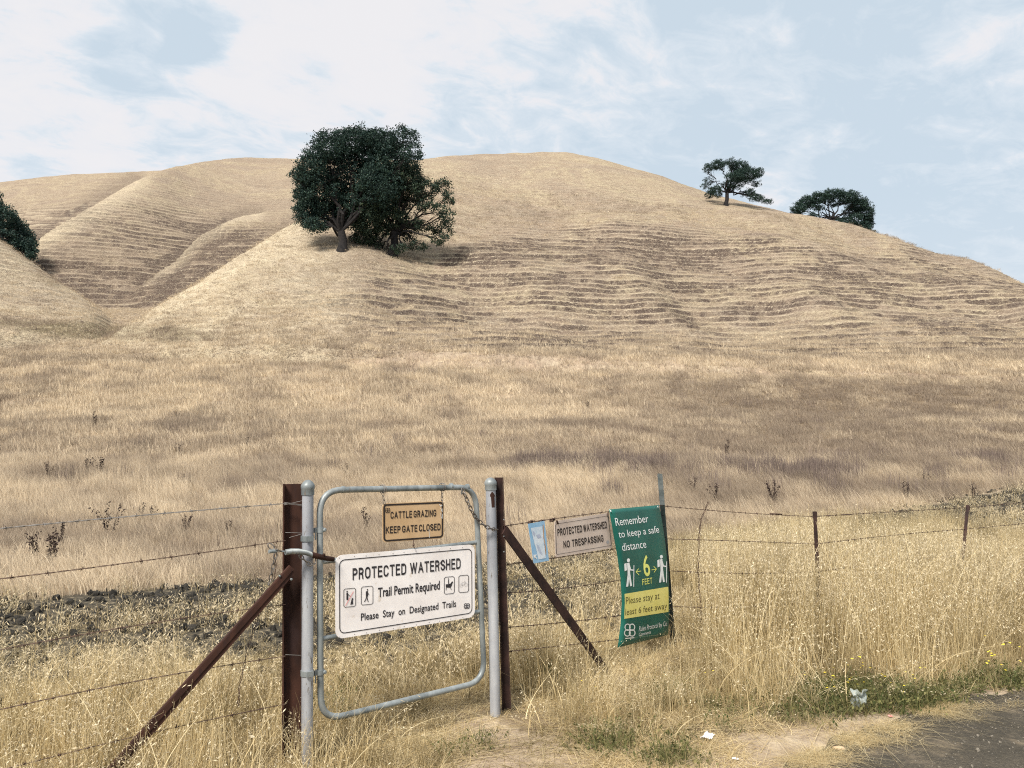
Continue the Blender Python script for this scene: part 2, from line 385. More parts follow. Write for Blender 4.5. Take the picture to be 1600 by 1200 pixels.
def straw_ground_mat(name, near=False):
    m, n = new_mat(name)
    pos = n.node('ShaderNodeNewGeometry').outputs['Position']
    at = n.node('ShaderNodeAttribute', attribute_name='zone')
    sp = n.node('ShaderNodeSeparateColor', {0: at.outputs['Color']})
    R, G, B = sp.outputs[0], sp.outputs[1], sp.outputs[2]; A = at.outputs['Alpha']
    big = n.noise(pos, .055, 4, .6, .6); mid = n.noise(pos, .5, 5, .65); fine = n.noise(pos, 3.2, 5, .7); ff = n.noise(pos, 14, 4, .7)
    col = n.ramp(big, [(.36, (.32, .265, .205)), (.46, (.43, .36, .265)), (.56, (.52, .445, .295)), (.66, (.37, .305, .24))])
    col = n.mix(n.ramp(mid, [(.35, .75), (.62, 0.0)]), col, (.34, .255, .185))
    col = n.mix(n.ramp(fine, [(.38, .62), (.55, 0.0)]), col, (.235, .175, .13))
    col = n.mix(n.ramp(fine, [(.56, 0.0), (.72, .6)]), col, (.64, .53, .36))
    col = n.mix(n.ramp(ff, [(.34, .55), (.50, 0.0)]), col, (.20, .15, .115))
    col = n.mix(n.math('MULTIPLY', G, n.ramp(mid, [(.3, .95), (.7, .55)])), col, n.ramp(fine, [(.38, (.175, .135, .105)), (.62, (.32, .25, .18))]))
    col = n.mix(n.math('MULTIPLY', B, .95), col, n.ramp(fine, [(.35, (.10, .08, .04)), (.65, (.22, .17, .095))]))
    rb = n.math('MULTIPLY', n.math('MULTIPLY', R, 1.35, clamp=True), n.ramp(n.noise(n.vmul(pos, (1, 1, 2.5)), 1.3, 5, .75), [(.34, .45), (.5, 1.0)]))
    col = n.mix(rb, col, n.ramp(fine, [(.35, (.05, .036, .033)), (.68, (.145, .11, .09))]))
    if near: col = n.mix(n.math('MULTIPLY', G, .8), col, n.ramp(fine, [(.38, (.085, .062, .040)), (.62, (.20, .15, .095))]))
    sc = n.ramp(n.noise(pos, 9, 5, .7), [(.4, (.035, .034, .030)), (.58, (.11, .095, .07)), (.68, (.30, .25, .17))])
    col = n.mix(A, col, sc)
    lp = n.node('ShaderNodeAttribute', attribute_name='lip_light').outputs['Fac']
    if not near:
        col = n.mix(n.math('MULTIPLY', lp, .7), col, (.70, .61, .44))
        g6 = n.noise(n.vmul(pos, (1, 1, 1.6)), 5.5, 3, .8); g2 = n.noise(n.vmul(pos, (1, 1, 1.6)), 2.2, 3, .8)
        col = n.mix(n.ramp(g6, [(.38, .8), (.46, 0.0)]), col, (.15, .12, .09))
        col = n.mix(n.ramp(g2, [(.33, .85), (.42, 0.0)]), col, (.13, .10, .085))
        g9 = n.noise(n.vmul(pos, (.5, 1, 2.2)), 9, 3, .8); col = n.mix(n.ramp(g9, [(.37, .7), (.45, 0.0)]), col, (.20, .155, .12))
        col = n.mix(n.ramp(g6, [(.56, 0.0), (.66, .6)]), col, (.66, .58, .44))
    h = n.math('ADD', n.math('MULTIPLY', fine, .5), n.math('MULTIPLY', ff, .3)); h = n.math('ADD', h, mid)
    finish(n, col, .95, 0, h, .8, .5 if not near else .03, spec=.05)
    return m
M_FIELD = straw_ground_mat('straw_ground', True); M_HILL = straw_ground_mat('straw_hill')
us_mid = np.linspace(-.80, .80, 1150)
us = np.concatenate([np.linspace(-2.2, -.80, 60)[:-1], us_mid, np.linspace(.80, 2.2, 60)[1:]])
usn = np.concatenate([np.linspace(-2.2, -.80, 40)[:-1], np.linspace(-.8, .8, 380), np.linspace(.80, 2.2, 40)[1:]])
gr = make_grid('ground', usn, np.concatenate([np.geomspace(1.2, 12, 160), np.geomspace(12, 56, 240)[1:]]), M_FIELD); tag(gr, kind='structure')
hl = make_grid('hills', us, np.concatenate([np.arange(56, 118, .16), np.arange(118, 180, .26), np.linspace(180, 330, 130)]), M_HILL); tag(hl, kind='structure')
bgp = mesh_obj('ground', [(-300, -300, -.03), (300, -300, -.03), (300, 1.3, -.03), (-300, 1.3, -.03)], [(0, 1, 2, 3)], M_FIELD); tag(bgp, kind='structure')
# ------------------------------------------------------------------ road (thin sheet over the ground)
def road():
    xs = np.linspace(1.42, 9.0, 260); V = []; F = []; n = 36
    for i, x in enumerate(xs):
        ye = float(road_edge(x))+(fbm(x*2.1, 3.3, 90, 4)-.5)*.34+(fbm(x*9, 8.3, 91, 3)-.5)*.16
        y0 = -6.0
        for k in range(n):
            s = (k/(n-1))**.5; V.append((x+.0, y0+(ye-y0)*s, .004+.006*math.sin(min(1, (1-s)*9)*1.57)))
    for i in range(len(xs)-1):
        for k in range(n-1): a = i*n+k; F.append((a, a+n, a+n+1, a+1))
    m, nt = new_mat('weathered_asphalt')
    v = nt.node('ShaderNodeNewGeometry').outputs['Position']
    f = nt.noise(v, 60, 4, .7); g = nt.noise(v, 3, 4, .6); vo = nt.node('ShaderNodeTexVoronoi', {'Vector': v, 'Scale': 150.0})
    col = nt.ramp(g, [(.35, (.070, .063, .049)), (.62, (.112, .098, .076))])
    col = nt.mix(nt.ramp(f, [(.42, .55), (.55, 0.0)]), col, (.05, .046, .04))
    peb = nt.ramp(vo.outputs['Color'], [(.90, 0.0), (.95, .6)]); col = nt.mix(peb, col, (.30, .28, .24))
    dust = nt.ramp(nt.noise(v, 1.7, 5, .7), [(.54, 0.0), (.68, .55)]); col = nt.mix(dust, col, (.33, .265, .185))
    finish(nt, col, .92, 0, nt.math('ADD', f, vo.outputs['Distance']), .7, .012, spec=.12)
    o = mesh_obj('road', V, F, m, smooth=True); tag(o, kind='structure')
road()

# ------------------------------------------------------------------ materials of the gate and fence
M_GALV = noise_mat('galvanised_steel', (.13, .15, .155), (.32, .35, .355), 11, .5, .3, .15, .002, c3=(.17, .13, .10), s3=34, t3=(.66, .74), spec=.5, stretch=(1, 1, .35))
M_GALVP = noise_mat('galvanised_post_steel', (.25, .26, .29), (.47, .49, .52), 6, .5, .25, .25, .002, c3=(.16, .14, .12), s3=42, t3=(.62, .68), spec=.5, stretch=(1, 1, .25))
M_RUST = noise_mat('rust_brown_steel', (.024, .011, .008), (.070, .030, .020), 7, .78, .25, .5, .003, c3=(.035, .018, .016), s3=16, t3=(.52, .66), spec=.3, stretch=(1, 1, .3))
M_RUSTD = noise_mat('dark_rusted_steel', (.022, .013, .012), (.058, .030, .025), 9, .75, .3, .5, .003, spec=.3)
M_WIRE = noise_mat('rusty_wire', (.06, .035, .028), (.16, .11, .085), 20, .7, .5, 0)
M_WIREG = noise_mat('weathered_bright_wire', (.14, .13, .12), (.24, .23, .22), 20, .6, .3, 0)
M_CHAIN = noise_mat('tarnished_chain_steel', (.09, .075, .065), (.26, .24, .22), 25, .5, .7, 0)
M_TGREEN = noise_mat('dark_green_post_paint', (.010, .018, .018), (.028, .038, .034), 12, .6, 0, .2)
M_BLACK = noise_mat('black_sign_ink', (.018, .017, .02), (.05, .045, .05), 30, .6, 0, 0, c3=(.5, .46, .43), s3=24, t3=(.72, .78))
M_DARKINK = noise_mat('dark_brown_ink', (.018, .013, .012), (.035, .026, .022), 30, .6, 0, 0)
M_WSIGN = noise_mat('chalky_white_sign', (.78, .735, .715), (.90, .865, .85), 5, .55, 0, .05, c3=(.55, .45, .33), s3=13, t3=(.63, .78))
M_TAN = noise_mat('tan_sign_paint', (.50, .335, .18), (.60, .42, .245), 6, .6, 0, .05, c3=(.45, .32, .2), s3=30, t3=(.6, .75))
M_PINK = noise_mat('faded_pinkish_sign', (.56, .455, .385), (.66, .55, .47), 5, .6, 0, .05, c3=(.48, .38, .31), s3=22, t3=(.62, .78))
M_GREEN = noise_mat('green_banner_vinyl', (.006, .085, .066), (.012, .125, .098), 3, .42, 0, .1, .01, spec=.4)
M_WHITE = noise_mat('white_print', (.78, .80, .78), (.86, .87, .86), 20, .6, 0, 0)
M_YEL = noise_mat('yellow_print', (.78, .70, .20), (.84, .77, .27), 9, .6, 0, 0)
M_YELT = noise_mat('yellow_green_print', (.74, .76, .18), (.80, .82, .24), 9, .6, 0, 0)
M_BLUE = noise_mat('faded_blue_poster', (.24, .45, .66), (.36, .56, .74), 8, .6, 0, .1)
M_PALEB = noise_mat('pale_blue_print', (.55, .66, .76), (.80, .84, .88), 14, .6, 0, .1)
M_REDP = noise_mat('faded_red_print', (.72, .22, .22), (.78, .36, .36), 20, .6, 0, 0)
M_OLIVEINK = noise_mat('olive_dark_ink', (.06, .05, .02), (.14, .12, .04), 40, .6, 0, 0)

def unit(a): return Vector(a).normalized()
class Plane:
    def __init__(s, p, d): s.p = Vector((p[0], p[1], 0)); s.d = unit((d[0], d[1], 0)); s.n = Vector((s.d.y, -s.d.x, 0))   # n points to the camera side
    def pt(s, px, py, off=0.0):
        X, f, u = ray(px, py); D = Vector((X, f, u)); o = Vector((0, 0, EYE))
        k = (s.p+s.n*off-o).dot(s.n)/D.dot(s.n); return o+D*k
_g0 = at_y(500, 718, 4.20)
GP = Plane((_g0.x, _g0.y), (.759, .651))
_l0 = at_y(462, 718, 4.16); LP = Plane((_l0.x, _l0.y), (-(-2.33-_l0.x)*1, -(3.5-4.16)*1))
_r0 = at_y(785, 718, 5.02); RP = Plane((_r0.x, _r0.y), (1.31-_r0.x, 6.7-5.02))
def dn(p, q, r=None): return (Vector(q)-Vector(p))

# ---- galvanised gate posts
def galv_post(name, px0, py0, px1, r, label, off, patch=None):
    top = GP.pt(px0, py0+8, off); bot = GP.pt(px1, 1118 if px0 > 600 else 1150, off)
    ax = (top-bot).normalized(); bot = bot-ax*((bot.z+.15)/ax.z) if bot.z > -.15 else bot
    t = empty(name, (bot.x, bot.y, 0), label, 'gate post', None)
    L = (top-bot).length
    b = MB(); b.lathe(bot, ax, [(r, 0), (r, L)], 28); b.build('post_tube', M_GALVP, t)
    b = MB(); b.lathe(top-ax*.052, ax, [(r+.0045, 0), (r+.0045, .030), (r+.0065, .034), (r+.0065, .050), (r+.003, .058), (r*.8, .070), (r*.45, .078), (.002, .081)], 28); b.build('post_cap', M_GALV, t)
    return t, top, bot, ax, r
LPOST = galv_post('galvanised_gate_post', 481, 750, 480, .0300, 'galvanised round hinge post left of the white watershed sign', .0)
RPOST = galv_post('galvanised_gate_post', 766.5, 745, 774, .0330, 'galvanised round latch post with a rust patch, right of the gate', .0)
# rust patch near the top of the right post (own thin shell)
def patch():
    t, top, bot, ax, r = RPOST; b = MB(); V = []
    cd = unit((Vector((0, 0, EYE))-top).to_2d().to_3d()); side = Vector((-cd.y, cd.x, 0))
    side = side if side.x > 0 else -side
    prof = [(-.012, .058, .02), (-.019, .040, .018), (-.012, .026, .024), (-.012, .02, .024), (-.012, -.03, .026)]
    rows = [(.062, .010, .016), (.048, .000, .026), (.036, -.002, .030), (.030, .004, .026), (.0, .006, .027), (-.035, .008, .026)]
    for h, a0, a1 in rows:
        for k in range(5):
            s = a0+(a1-a0)*k/4; an = math.asin(max(-.99, min(.99, (s-.004)/r)))
            V.append(top+ax*(h-.125)+(cd*math.cos(an)+side*math.sin(an))*(r+.0012))
    F = [(i*5+k, i*5+k+1, (i+1)*5+k+1, (i+1)*5+k) for i in range(len(rows)-1) for k in range(4)]
    b.add(V, F); b.build('rust_patch', M_RUST, t)
patch()

# ---- rusty steel end posts (rolled I section) with their braces and wraps of wire
def ibeam(mb, a, b, fw, dp, fd, wd, th=.006, flip=1):
    """I section from a to b: flanges across wd, web along fd"""
    ax = (b-a); L = ax.length/2; ax = ax.normalized(); c = (a+b)/2
    for s in (-1, 1): mb.box(c+fd*s*dp/2, wd*fw/2, fd*th/2, ax*L)
    mb.box(c, wd*th/2, fd*(dp/2-th/2-.0004), ax*(L-.0005))
def rust_post_left():
    d = LP.d; nn = LP.n
    top = LP.pt(457, 756, -.055); bot = LP.pt(456, 1165, -.055); bot = bot+(bot-top)*.06
    t = empty('rusty_end_post', (bot.x, bot.y, 0), 'wide dark red rusty steel post left of the gate, with a brace leaning on it', 'fence post')
    b = MB()
    # two flanges seen edge-on beyond an open web facing the camera
    cd = unit((-top.x, -top.y, 0)); sd_ = Vector((-cd.y, cd.x, 0)); sd_ = sd_ if sd_.x > 0 else -sd_
    ibeam(b, bot, top, .095, .092, sd_, cd, .008); b.build('post_beam', M_RUST, t, smooth=False)
    # diagonal brace: steel angle running down to the left
    p0 = LP.pt(459, 889, .03); p1 = LP.pt(258, 1112, .07); p2 = LP.pt(160, 1225, .09)
    b = MB(); q0 = p0; q1 = p2; ax = (q1-q0).normalized(); up = ax.cross(LP.n).normalized(); up = up if up.z > 0 else -up
    c = (q0+q1)/2; L = (q1-q0).length/2
    b.box(c+up*.012, up*.013, LP.n*.0035, ax*L); b.box(c-LP.n*.016+up*.0245, LP.n*.0125, up*.003, ax*L); b.box(c-LP.n*.005-up*.012, up*.0105, LP.n*.003, ax*(L-.01))
    br = b.build('diagonal_brace', M_RUST, t, smooth=False)
    for px, py in ((455, 905), (437, 900)):
        b = MB(); p = LP.pt(px, py, .036); b.lathe(p, LP.n, [(.007, 0), (.007, .006), (.004, .008)], 6)
        o = mesh_obj('bolt', b.v, b.f, M_GALV, None); o.parent = br; o.matrix_parent_inverse = Matrix()
    for (x0, y0, x1, y1) in ((444, 785, 474, 789), (444, 789, 474, 782), (445, 787, 473, 790), (446, 832, 472, 833), (452, 840, 473, 834), (446, 1023, 470, 1024)):
        b = MB(); b.tube([LP.pt(x0, y0, .008), LP.pt((x0+x1)/2, (y0+y1)/2, .016), LP.pt(x1, y1, .008)], .0016, 5)
        b.build('wire_wrap', M_WIREG, t)
    return t
rust_post_left()
def rust_post_right():
    top = RP.pt(779.5, 746, -.02); bot = RP.pt(791, 1092, -.02); bot = bot+(bot-top)*.06
    t = empty('rusty_end_post', (bot.x, bot.y, 0), 'narrow dark rusty steel post right of the gate, its brace running down to the right', 'fence post')
    cd = unit((-top.x, -top.y, 0)); sd_ = Vector((1, 0, 0))
    b = MB(); ibeam(b, bot, top, .060, .052, sd_, cd, .006); b.build('post_beam', M_RUSTD, t, smooth=False)
    q0 = RP.pt(788, 828, .02); q1 = RP.pt(948, 1050, .02); ax = (q1-q0).normalized(); up = ax.cross(RP.n).normalized(); up = up if up.z > 0 else -up
    c = (q0+q1)/2; L = (q1-q0).length/2; b = MB()
    b.box(c, up*.034, RP.n*.004, ax*L); b.box(c-RP.n*.021+up*.031, RP.n*.0165, up*.003, ax*L)
    b.build('diagonal_brace', M_RUSTD, t, smooth=False)
    for py in (838, 812, 862):
        b = MB(); b.lathe(RP.pt(787, py, .03), RP.n, [(.0045, 0), (.0045, .004), (.002, .005)], 6); b.build('bolt', M_GALV, t)
    return t
rust_post_right()

# ---- gate
def rounded(pts, r, n=7):
    """round the corners of a closed polyline"""
    out = []; m = len(pts)
    for i in range(m):
        p = pts[i]; a = pts[i-1]; b = pts[(i+1) % m]; da = (a-p).normalized(); db = (b-p).normalized()
        for k in range(n+1):
            s = k/n; q0 = p+da*r*(1-s)+db*0; out.append((p+da*r)*(1-s)**2+p*2*s*(1-s)+(p+db*r)*s*s)
    return out
TL, TR, BR, BL = GP.pt(499.5, 766), GP.pt(743, 761), GP.pt(757, 1064), GP.pt(501, 1127)
gate = empty('metal_gate', (BL+BR).xyz/2*1.0, 'grey tubular metal gate with rounded corners standing closed between its two posts', 'gate')
gate.location.z = 0
b = MB()
def edge(a, b_, n): return [a.lerp(b_, i/n) for i in range(1, n)]
loop = rounded([TL, TR, BR, BL], .135, 9)
full = []
for i in range(len(loop)):
    full.append(loop[i]); j = (i+1) % len(loop)
    if (loop[j]-loop[i]).length > .2:
        seg = edge(loop[i], loop[j], 8); full += seg
b.tube(full, .0172, 14, closed=True); b.build('gate_frame', M_GALV, gate)
for (x0, y0, x1, y1) in ((503, 878, 748, 847), (503, 998, 751, 955)):
    b = MB(); b.tube([GP.pt(x0, y0, -.004), GP.pt(x1, y1, -.004)], .0135, 12); b.build('gate_rail', M_GALV, gate)
def band(p, ax, r, h): return [(r, -h/2), (r+.003, -h/2), (r+.003, h/2), (r, h/2)]
for px, py in ((536, 765), (705, 760), (730, 761)):
    b = MB(); b.lathe(GP.pt(px, py)-GP.d*.008, GP.d, [(.0178, 0), (.0195, .001), (.0195, .015), (.0178, .016)], 14); b.build('tube_collar', M_GALV, gate)
ax_l = (LPOST[1]-LPOST[2]).normalized()
for (hy, hx) in ((838, 480), (1048, 480)):
    b = MB(); c = GP.pt(hx, hy+3, 0); g = GP.pt(500, hy-10 if hy < 900 else hy+2, 0)
    b.lathe(c-ax_l*.014, ax_l, [(.0305, 0), (.034, 0), (.034, .028), (.0305, .028)], 24)
    b.box(c+GP.n*.037-GP.d*.004, GP.d*.020, GP.n*.005, ax_l*.014)
    h = b.build('gate_hinge', M_GALV, gate)
    b = MB(); b.lathe(g-ax_l*.013, ax_l, [(.018, 0), (.0215, 0), (.0215, .026), (.018, .026)], 18)
    b.box(g-GP.d*.035, GP.d*.022, GP.n*.005, ax_l*.013)
    b.tube([g-GP.d*.03+GP.n*.01+ax_l*.014, g-GP.d*.03+GP.n*.01-ax_l*.05], .004, 6)
    b.lathe(g+GP.d*.018+GP.n*.012, GP.n, [(.011, 0), (.011, .010), (.006, .014)], 8)
    k = b.build('hinge_clamp', M_GALV, gate)
# ---- spring latch lying across the post
lt = empty('spring_latch', GP.pt(470, 868, .05), 'coiled spring bar latch lying across the top of the left posts, rusty towards the gate', 'latch')
pts = [(446, 863), (455, 861.5), (466, 861.5), (477, 863), (488, 867)]
b = MB(); P = [GP.pt(x, y, .055) for x, y in pts]
# coil
sm = []
for i in range(len(P)-1):
    for k in range(14): sm.append(P[i].lerp(P[i+1], k/14))
hel = []
for i in range(0, 700):
    s = i/700*(len(sm)-1.001); a = int(s); c = sm[a].lerp(sm[min(a+1, len(sm)-1)], s-a); an = i*2*math.pi/17.5
    hel.append(c+Vector((0, 0, 1))*math.cos(an)*.0125+GP.n*math.sin(an)*.0125)
b.tube(hel, .0023, 5); b.tube(sm, .0095, 8); b.build('spring_coil', M_GALV, lt)
b = MB(); b.tube([GP.pt(486, 866, .055), GP.pt(496, 869, .052), GP.pt(508, 872, .045), GP.pt(521, 874, .035)], [.013, .015, .0135, .0125], 12)
b.sphere(GP.pt(506, 867, .055), .0085); b.build('latch_bar', M_RUST, lt)
b = MB(); b.tube([GP.pt(445, 862, .055), GP.pt(436, 861, .055)], .0045, 8); b.tube([GP.pt(433, 860.5, .055), GP.pt(420, 862, .055)], .010, 12)
b.build('latch_shank', M_GALV, lt)

def chain(name, path, link, wire, mat, parent=None, label=None, cat=None):
    path = [Vector(p) for p in path]; d = [0]
    for i in range(1, len(path)): d.append(d[-1]+(path[i]-path[i-1]).length)
    def at(s):
        for i in range(1, len(path)):
            if d[i] >= s: return path[i-1].lerp(path[i], (s-d[i-1])/(d[i]-d[i-1]+1e-9))
        return path[-1]
    b = MB(); n = max(1, int(d[-1]/(link*.74))); pitch = d[-1]/n
    for i in range(n):
        a = at(i*pitch); c = at((i+1)*pitch); ax = (c-a).normalized(); m = (a+c)/2
        s1 = ax.cross(GP.n).normalized() if i % 2 == 0 else GP.n
        s1 = (s1-ax*s1.dot(ax)).normalized(); R = []
        for k in range(14):
            an = 2*math.pi*k/14; R.append(m+ax*math.cos(an)*link/2+s1*math.sin(an)*link*.27)
        b.tube(R, wire, 6, closed=True)
    o = b.build(name, mat, parent)
    if label: tag(o, label, cat)
    return o
def sag(p, q, s, n=10): return [p.lerp(q, i/n)-Vector((0, 0, 1))*s*4*(i/n)*(1-i/n) for i in range(n+1)]
chain('latch_chain', [GP.pt(431, 864, .06), GP.pt(429, 875, .06), GP.pt(424, 900, .05), GP.pt(420, 914, .05)], .034, .0028, M_CHAIN, lt)
chain('latch_chain', [GP.pt(468, 868, .055), GP.pt(477, 876, .055), GP.pt(484, 883, .06), GP.pt(491, 883, .055), GP.pt(491, 872, .05)], .034, .003, M_CHAIN, lt)
chain('latch_chain', [GP.pt(419, 850, .05), GP.pt(425, 856, .05), GP.pt(433, 861, .06), GP.pt(439, 861, .06)], .042, .003, M_CHAIN, lt)
chain('gate_chain', [GP.pt(722, 764, .03), GP.pt(727, 775, .035), GP.pt(733, 790, .04), GP.pt(741, 806, .04), GP.pt(750, 816, .04), GP.pt(760, 823, .05), GP.pt(768, 827, .052), GP.pt(777, 827, .03)], .040, .0034, M_CHAIN, None,
      'loose rusty chain hanging from the gate top corner to the right post', 'chain')
b = MB(); b.box(GP.pt(721.5, 768, .021), GP.d*.006, GP.n*.002, Vector((0, 0, .018))); b.build('chain_tab', M_GALV, gate)

# ------------------------------------------------------------------ signs
FONTS = {}
def text_raw(s, bold=0.0):
    c = bpy.data.curves.new('t', 'FONT'); c.body = s; c.size = 1; c.offset = bold; c.resolution_u = 3; c.space_character = 1.02 if bold else 1.0
    o = bpy.data.objects.new('t', c); C.objects.link(o); bpy.context.view_layer.update()
    me = o.to_mesh(); V = np.array([v.co[:] for v in me.vertices]) if len(me.vertices) else np.zeros((0, 3)); F = [tuple(p.vertices) for p in me.polygons]
    o.to_mesh_clear(); bpy.data.objects.remove(o); bpy.data.curves.remove(c)
    return V, F
_c = lambda cx, cy, rx, ry, a0, a1, n=7: [(cx+rx*math.cos(math.radians(a0+(a1-a0)*k/n)), cy+ry*math.sin(math.radians(a0+(a1-a0)*k/n))) for k in range(n+1)]
_O = _c(.26, .74, .26, .26, 0, 180)+_c(.26, .26, .26, .26, 180, 360)
GLY = {'A': (.58, [[(0, 0), (.29, 1), (.58, 0)], [(.11, .32), (.47, .32)]]), 'C': (.52, [_c(.26, .72, .26, .28, 15, 180)+_c(.26, .28, .26, .28, 180, 345)]),
 'D': (.52, [[(0, 0), (0, 1), (.24, 1)]+_c(.24, .72, .28, .28, 90, 0)+_c(.24, .28, .28, .28, 0, -90)+[(0, 0)]]), 'E': (.44, [[(.44, 0), (0, 0), (0, 1), (.43, 1)], [(0, .53), (.40, .53)]]),
 'F': (.42, [[(0, 0), (0, 1), (.42, 1)], [(0, .53), (.38, .53)]]), 'G': (.54, [_c(.27, .72, .27, .28, 20, 180)+_c(.27, .28, .27, .28, 180, 330)+[(.54, .44), (.34, .44)]]), 'H': (.50, [[(0, 0), (0, 1)], [(.5, 0), (.5, 1)], [(0, .52), (.5, .52)]]),
 'I': (.0, [[(0, 0), (0, 1)]]), 'K': (.52, [[(0, 0), (0, 1)], [(.50, 1), (.03, .42)], [(.17, .56), (.54, 0)]]), 'L': (.42, [[(0, 1), (0, 0), (.42, 0)]]), 'N': (.50, [[(0, 0), (0, 1), (.5, 0), (.5, 1)]]),
 'O': (.54, [_c(.27, .72, .27, .28, 0, 180)+_c(.27, .28, .27, .28, 180, 360)+[(.54, .72)]]), 'P': (.46, [[(0, 0), (0, 1), (.22, 1)]+_c(.22, .73, .25, .27, 90, -90)+[(0, .46)]]),
 'R': (.50, [[(0, 0), (0, 1), (.22, 1)]+_c(.22, .74, .25, .26, 90, -90)+[(0, .48)], [(.26, .48), (.40, .36), (.44, 0)]]),
 'S': (.48, [_c(.24, .75, .23, .25, 15, 180, 6)+_c(.24, .75, .23, .24, 180, 255, 3)+_c(.24, .27, .25, .25, 75, 0, 3)+_c(.24, .27, .25, .27, 0, -168, 6)]),
 'T': (.50, [[(0, 1), (.5, 1)], [(.25, 1), (.25, 0)]]), 'W': (.84, [[(0, 1), (.21, 0), (.42, 1), (.63, 0), (.84, 1)]]), 'Z': (.48, [[(.02, 1), (.46, 1), (0, 0), (.48, 0)]])}
def caps(s, w=.15, gap=.175):
    """bold condensed sign capitals"""
    V = []; F = []; x = 0
    for ch in s:
        if ch == ' ': x += .22; continue
        adv, paths = GLY[ch]
        sp = []
        for p in paths:
            cur = [p[0]]
            for i in range(1, len(p)-1):
                cur.append(p[i]); u_ = (p[i][0]-p[i-1][0], p[i][1]-p[i-1][1]); v_ = (p[i+1][0]-p[i][0], p[i+1][1]-p[i][1])
                if (u_[0]*v_[0]+u_[1]*v_[1])/(math.hypot(*u_)*math.hypot(*v_)+1e-9) < -.3: sp.append(cur); cur = [p[i]]
            cur.append(p[-1]); sp.append(cur)
        for p in sp:
            p = [(x+w/2+a*1.12, w/2+b*(1-w)) for a, b in p]; m = len(p); cl = (p[0] == p[-1]); Lp = []; Rp = []
            for i in range(m):
                a = p[i-1] if i > 0 else (p[-2] if cl else None); c = p[i+1] if i < m-1 else (p[1] if cl else None); q = p[i]
                def nrm(u, v): L = math.hypot(v[0]-u[0], v[1]-u[1])+1e-9; return (-(v[1]-u[1])/L, (v[0]-u[0])/L)
                n1 = nrm(a, q) if a else None; n2 = nrm(q, c) if c else None
                if n1 is None: n1 = n2
                if n2 is None: n2 = n1
                bx, by = n1[0]+n2[0], n1[1]+n2[1]; L = math.hypot(bx, by)+1e-9; k = min(w/2/max(.42, L/2), w*1.05); ex = (0, 0)
                q2 = q
                if not cl and i == 0: q2 = (q[0]-n1[1]*w/2, q[1]+n1[0]*w/2)
                if not cl and i == m-1: q2 = (q[0]+n1[1]*w/2, q[1]-n1[0]*w/2)
                Lp.append((q2[0]+bx/L*k, min(1, max(0, q2[1]+by/L*k)))); Rp.append((q2[0]-bx/L*k, min(1, max(0, q2[1]-by/L*k))))
            n0 = len(V); V += Lp+Rp
            F += [(n0+i, n0+i+1, n0+m+i+1, n0+m+i) for i in range(m-1)]
        x += adv*1.12+w+gap
    return np.array([(a, b, 0) for a, b in V]), F
